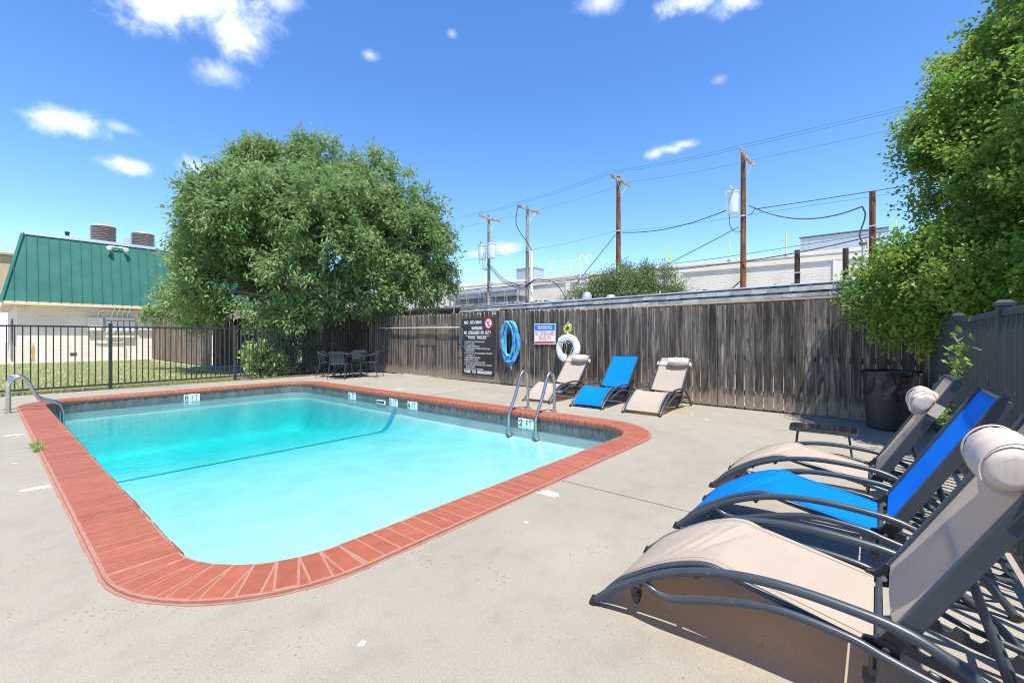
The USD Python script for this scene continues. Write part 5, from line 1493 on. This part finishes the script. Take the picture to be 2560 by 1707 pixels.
out_ = np.repeat(ax[:, None], k, 1).reshape(-1, 3)
part(elm, "crown", tri(*leaf_mesh(pos.reshape(-1, 3), 0.056, rr_, .62, .1, .75, out_ * .6)), M["elm_leaf"])
# sprigs growing through the picket fence
for k_, (x, y, z, s) in enumerate(((4.35, -.44, 1.12, .16), (4.75, -.46, .98, .10), (5.2, -.44, .62, .16), (5.9, -.44, .66, .12), (4.85, -.42, .55, .12))):
    t = thing("sprig", ("leafy sprig poking through the right picket fence, highest one", "small leaf tuft below the highest sprig on the right picket fence", "bright leafy sprig low on the right picket fence", "leafy sprig nearest the trash can on the picket fence", "lowest leafy sprig on the right picket fence, above the crumpled pillow")[k_], "plant", (x, y, z))
    c = np.array([x, y, z]) + rr_.normal(0, s * .45, (34, 3)) * [1, .35, 1]
    part(t, "leaves", tri(*leaf_mesh(c, .055, rr_, .6, .1, .3)), M["elm_leaf"])
    part(t, "stem", tube(np.array([[x - .1, y - .25, z - .1], [x - .03, y - .08, z], [x, y, z + .03], [x + .06, y + .02, z + .08]]), .005, 5), M["limb"])


def shrub(name, label, lobes, n, k, size, mat, seed, aspect=.5, spread=.10, cut=.36, up=.0, stems=5):
    r = np.random.default_rng(seed)
    lobes = np.array(lobes, float)
    c0 = np.array([lobes[:, 0].mean(), lobes[:, 1].mean(), 0])
    t = thing(name, label, "tree" if "tree" in name else "shrub", c0)
    for i in range(stems):
        l = lobes[i % len(lobes)]
        part(t, "stem", limb(c0 + np.append(r.normal(0, .12, 2), 0), l[:3] + r.normal(0, .1, 3), .03, .01, r, .08, 5, 5), M["limb"], smooth=True)
    c, d = blobs(lobes, n, r, .3, cut, seed, 2.0)
    ax = d * .6 + r.normal(0, .5, d.shape); ax[:, 2] += up; ax /= np.linalg.norm(ax, axis=1, keepdims=True)
    tt = r.random((len(c), k, 1))
    pos = c[:, None] + ax[:, None] * (tt - .5) * spread * 3 + r.normal(0, spread, (len(c), k, 3))
    out = np.repeat(ax[:, None], k, 1).reshape(-1, 3)
    part(t, "foliage", tri(*leaf_mesh(pos.reshape(-1, 3), size, r, aspect, 0, .35, out)), mat)
    return t


shrub("leafy_shrub", "bright lime green shrub behind the picket fence, left of the trunk", [(5.35, 14.3, .62, .36), (5.75, 14.2, .40, .30), (5.05, 14.2, .60, .24), (6.05, 14.15, .25, .22), (5.2, 14.25, 1.05, .22), (5.55, 14.25, .95, .2), (5.3, 14.2, .25, .3)], 105, 9, .16, M["lime_leaf"], 51, .75, .07, .3)
shrub("dark_shrub", "darker grey-green shrub between the lime shrub and the trunk", [(6.4, 14.7, .75, .55), (6.95, 14.6, .9, .50), (6.6, 14.8, 1.2, .45), (5.95, 15.0, .9, .45), (7.2, 14.5, .45, .4), (6.3, 14.5, .35, .4)], 700, 16, .075, M["dull_leaf"], 53, .3, .06, .3)
# small feathery tree beyond the shed
FO = np.array([17.0, 7.9, 0])
lobF = [np.append(FO + lat * l + dep * d + UP * h, r) for l, h, d, r in [(-1.9, 2.6, 0, .75), (-1.1, 3.1, .2, .85), (-.3, 3.3, -.2, .85), (.6, 3.35, .2, .85), (1.4, 3.2, 0, .8), (2.1, 2.6, .1, .7), (-2.5, 2.2, 0, .6), (2.55, 2.2, 0, .5), (0, 2.3, -.4, 1.1), (-1.2, 2.1, -.4, .9), (1.3, 2.2, -.4, .9), (-.1, 3.95, 0, .3), (.75, 3.95, 0, .28), (-.85, 3.8, 0, .25), (1.5, 3.85, 0, .3)]]
shrub("feathery_tree", "small feathery olive green tree between the shed roof and white building", lobF, 2300, 26, .12, M["feather_leaf"], 57, .22, .11, .36, .7, 8)

# grass of the lawn
rg = np.random.default_rng(61)


def blades(x, y, h, rng, z=-.012, w=.006):
    n = len(x)
    a = rng.random(n) * 2 * PI
    lean = rng.normal(0, .45, (n, 2)) * h[:, None]
    b = np.column_stack([x, y, np.full(n, z)])
    s = np.column_stack([np.cos(a), np.sin(a), 0 * a]) * w
    tip = b + np.column_stack([lean, h])
    v = np.stack([b - s, b + s, tip], 1).reshape(-1, 3)
    return TM(v, np.arange(3 * n).reshape(-1, 3), process=False)


n = 90000
gy = 13.52 + 17 * rg.random(n) ** 1.6
gx = -1.0 + 9.0 * rg.random(n)
ok = (gx < 5.6 - .0 * gy) & (gy < 29.6) & ~((gx > 4.9) & (gy < 20.3) & (rg.random(n) < .85)) & (gx > -2)
solo("grass", blades(gx[ok], gy[ok], (.035 + .03 * rg.random(ok.sum())), rg, w=.008), M["grass"], "short patchy lawn grass between the picket fence and the brick wall", "grass", kind="stuff")
n = 2600
lx = 4.75 + 3.9 * rg.random(n); ly = 13.40 + .28 * np.abs(rg.normal(0, .8, n))
v, f = leaf_mesh(np.column_stack([lx, ly, .004 + .02 * rg.random(n)]), .055, rg, .5, 0, 1.2)
v[:, 2] = np.abs(v[:, 2]) * .6 + .003
solo("leaf_litter", tri(v, f), M["dead_leaf"], "brown dead leaves gathered along the foot of the picket fence", "leaves", kind="stuff")
for k_, (x0, y0, x1, y1, nb, lb) in enumerate(((.36, 7.0, .40, 7.12, 240, "green weed tuft at the brick coping, in the left deck joint"), (.05, 7.02, -.25, 7.08, 130, "low green weeds along the left deck joint"), (.36, 6.72, .395, 6.84, 200, "green weed tuft in front of the joint, against the brick coping"), (5.85, 7.04, 6.75, 7.08, 160, "thin dry weeds in the deck joint beyond the pool, below the rules sign"))):
    t_ = rg.random(nb)
    solo("weeds", blades(x0 + (x1 - x0) * t_ + rg.normal(0, .012, nb), y0 + (y1 - y0) * t_ + rg.normal(0, .014, nb), (.03 + .05 * rg.random(nb)) * (1 if k_ != 3 else .3), rg, -.005, .005), M["grass"] if k_ == 3 else M["lime_leaf"], lb, "weeds")
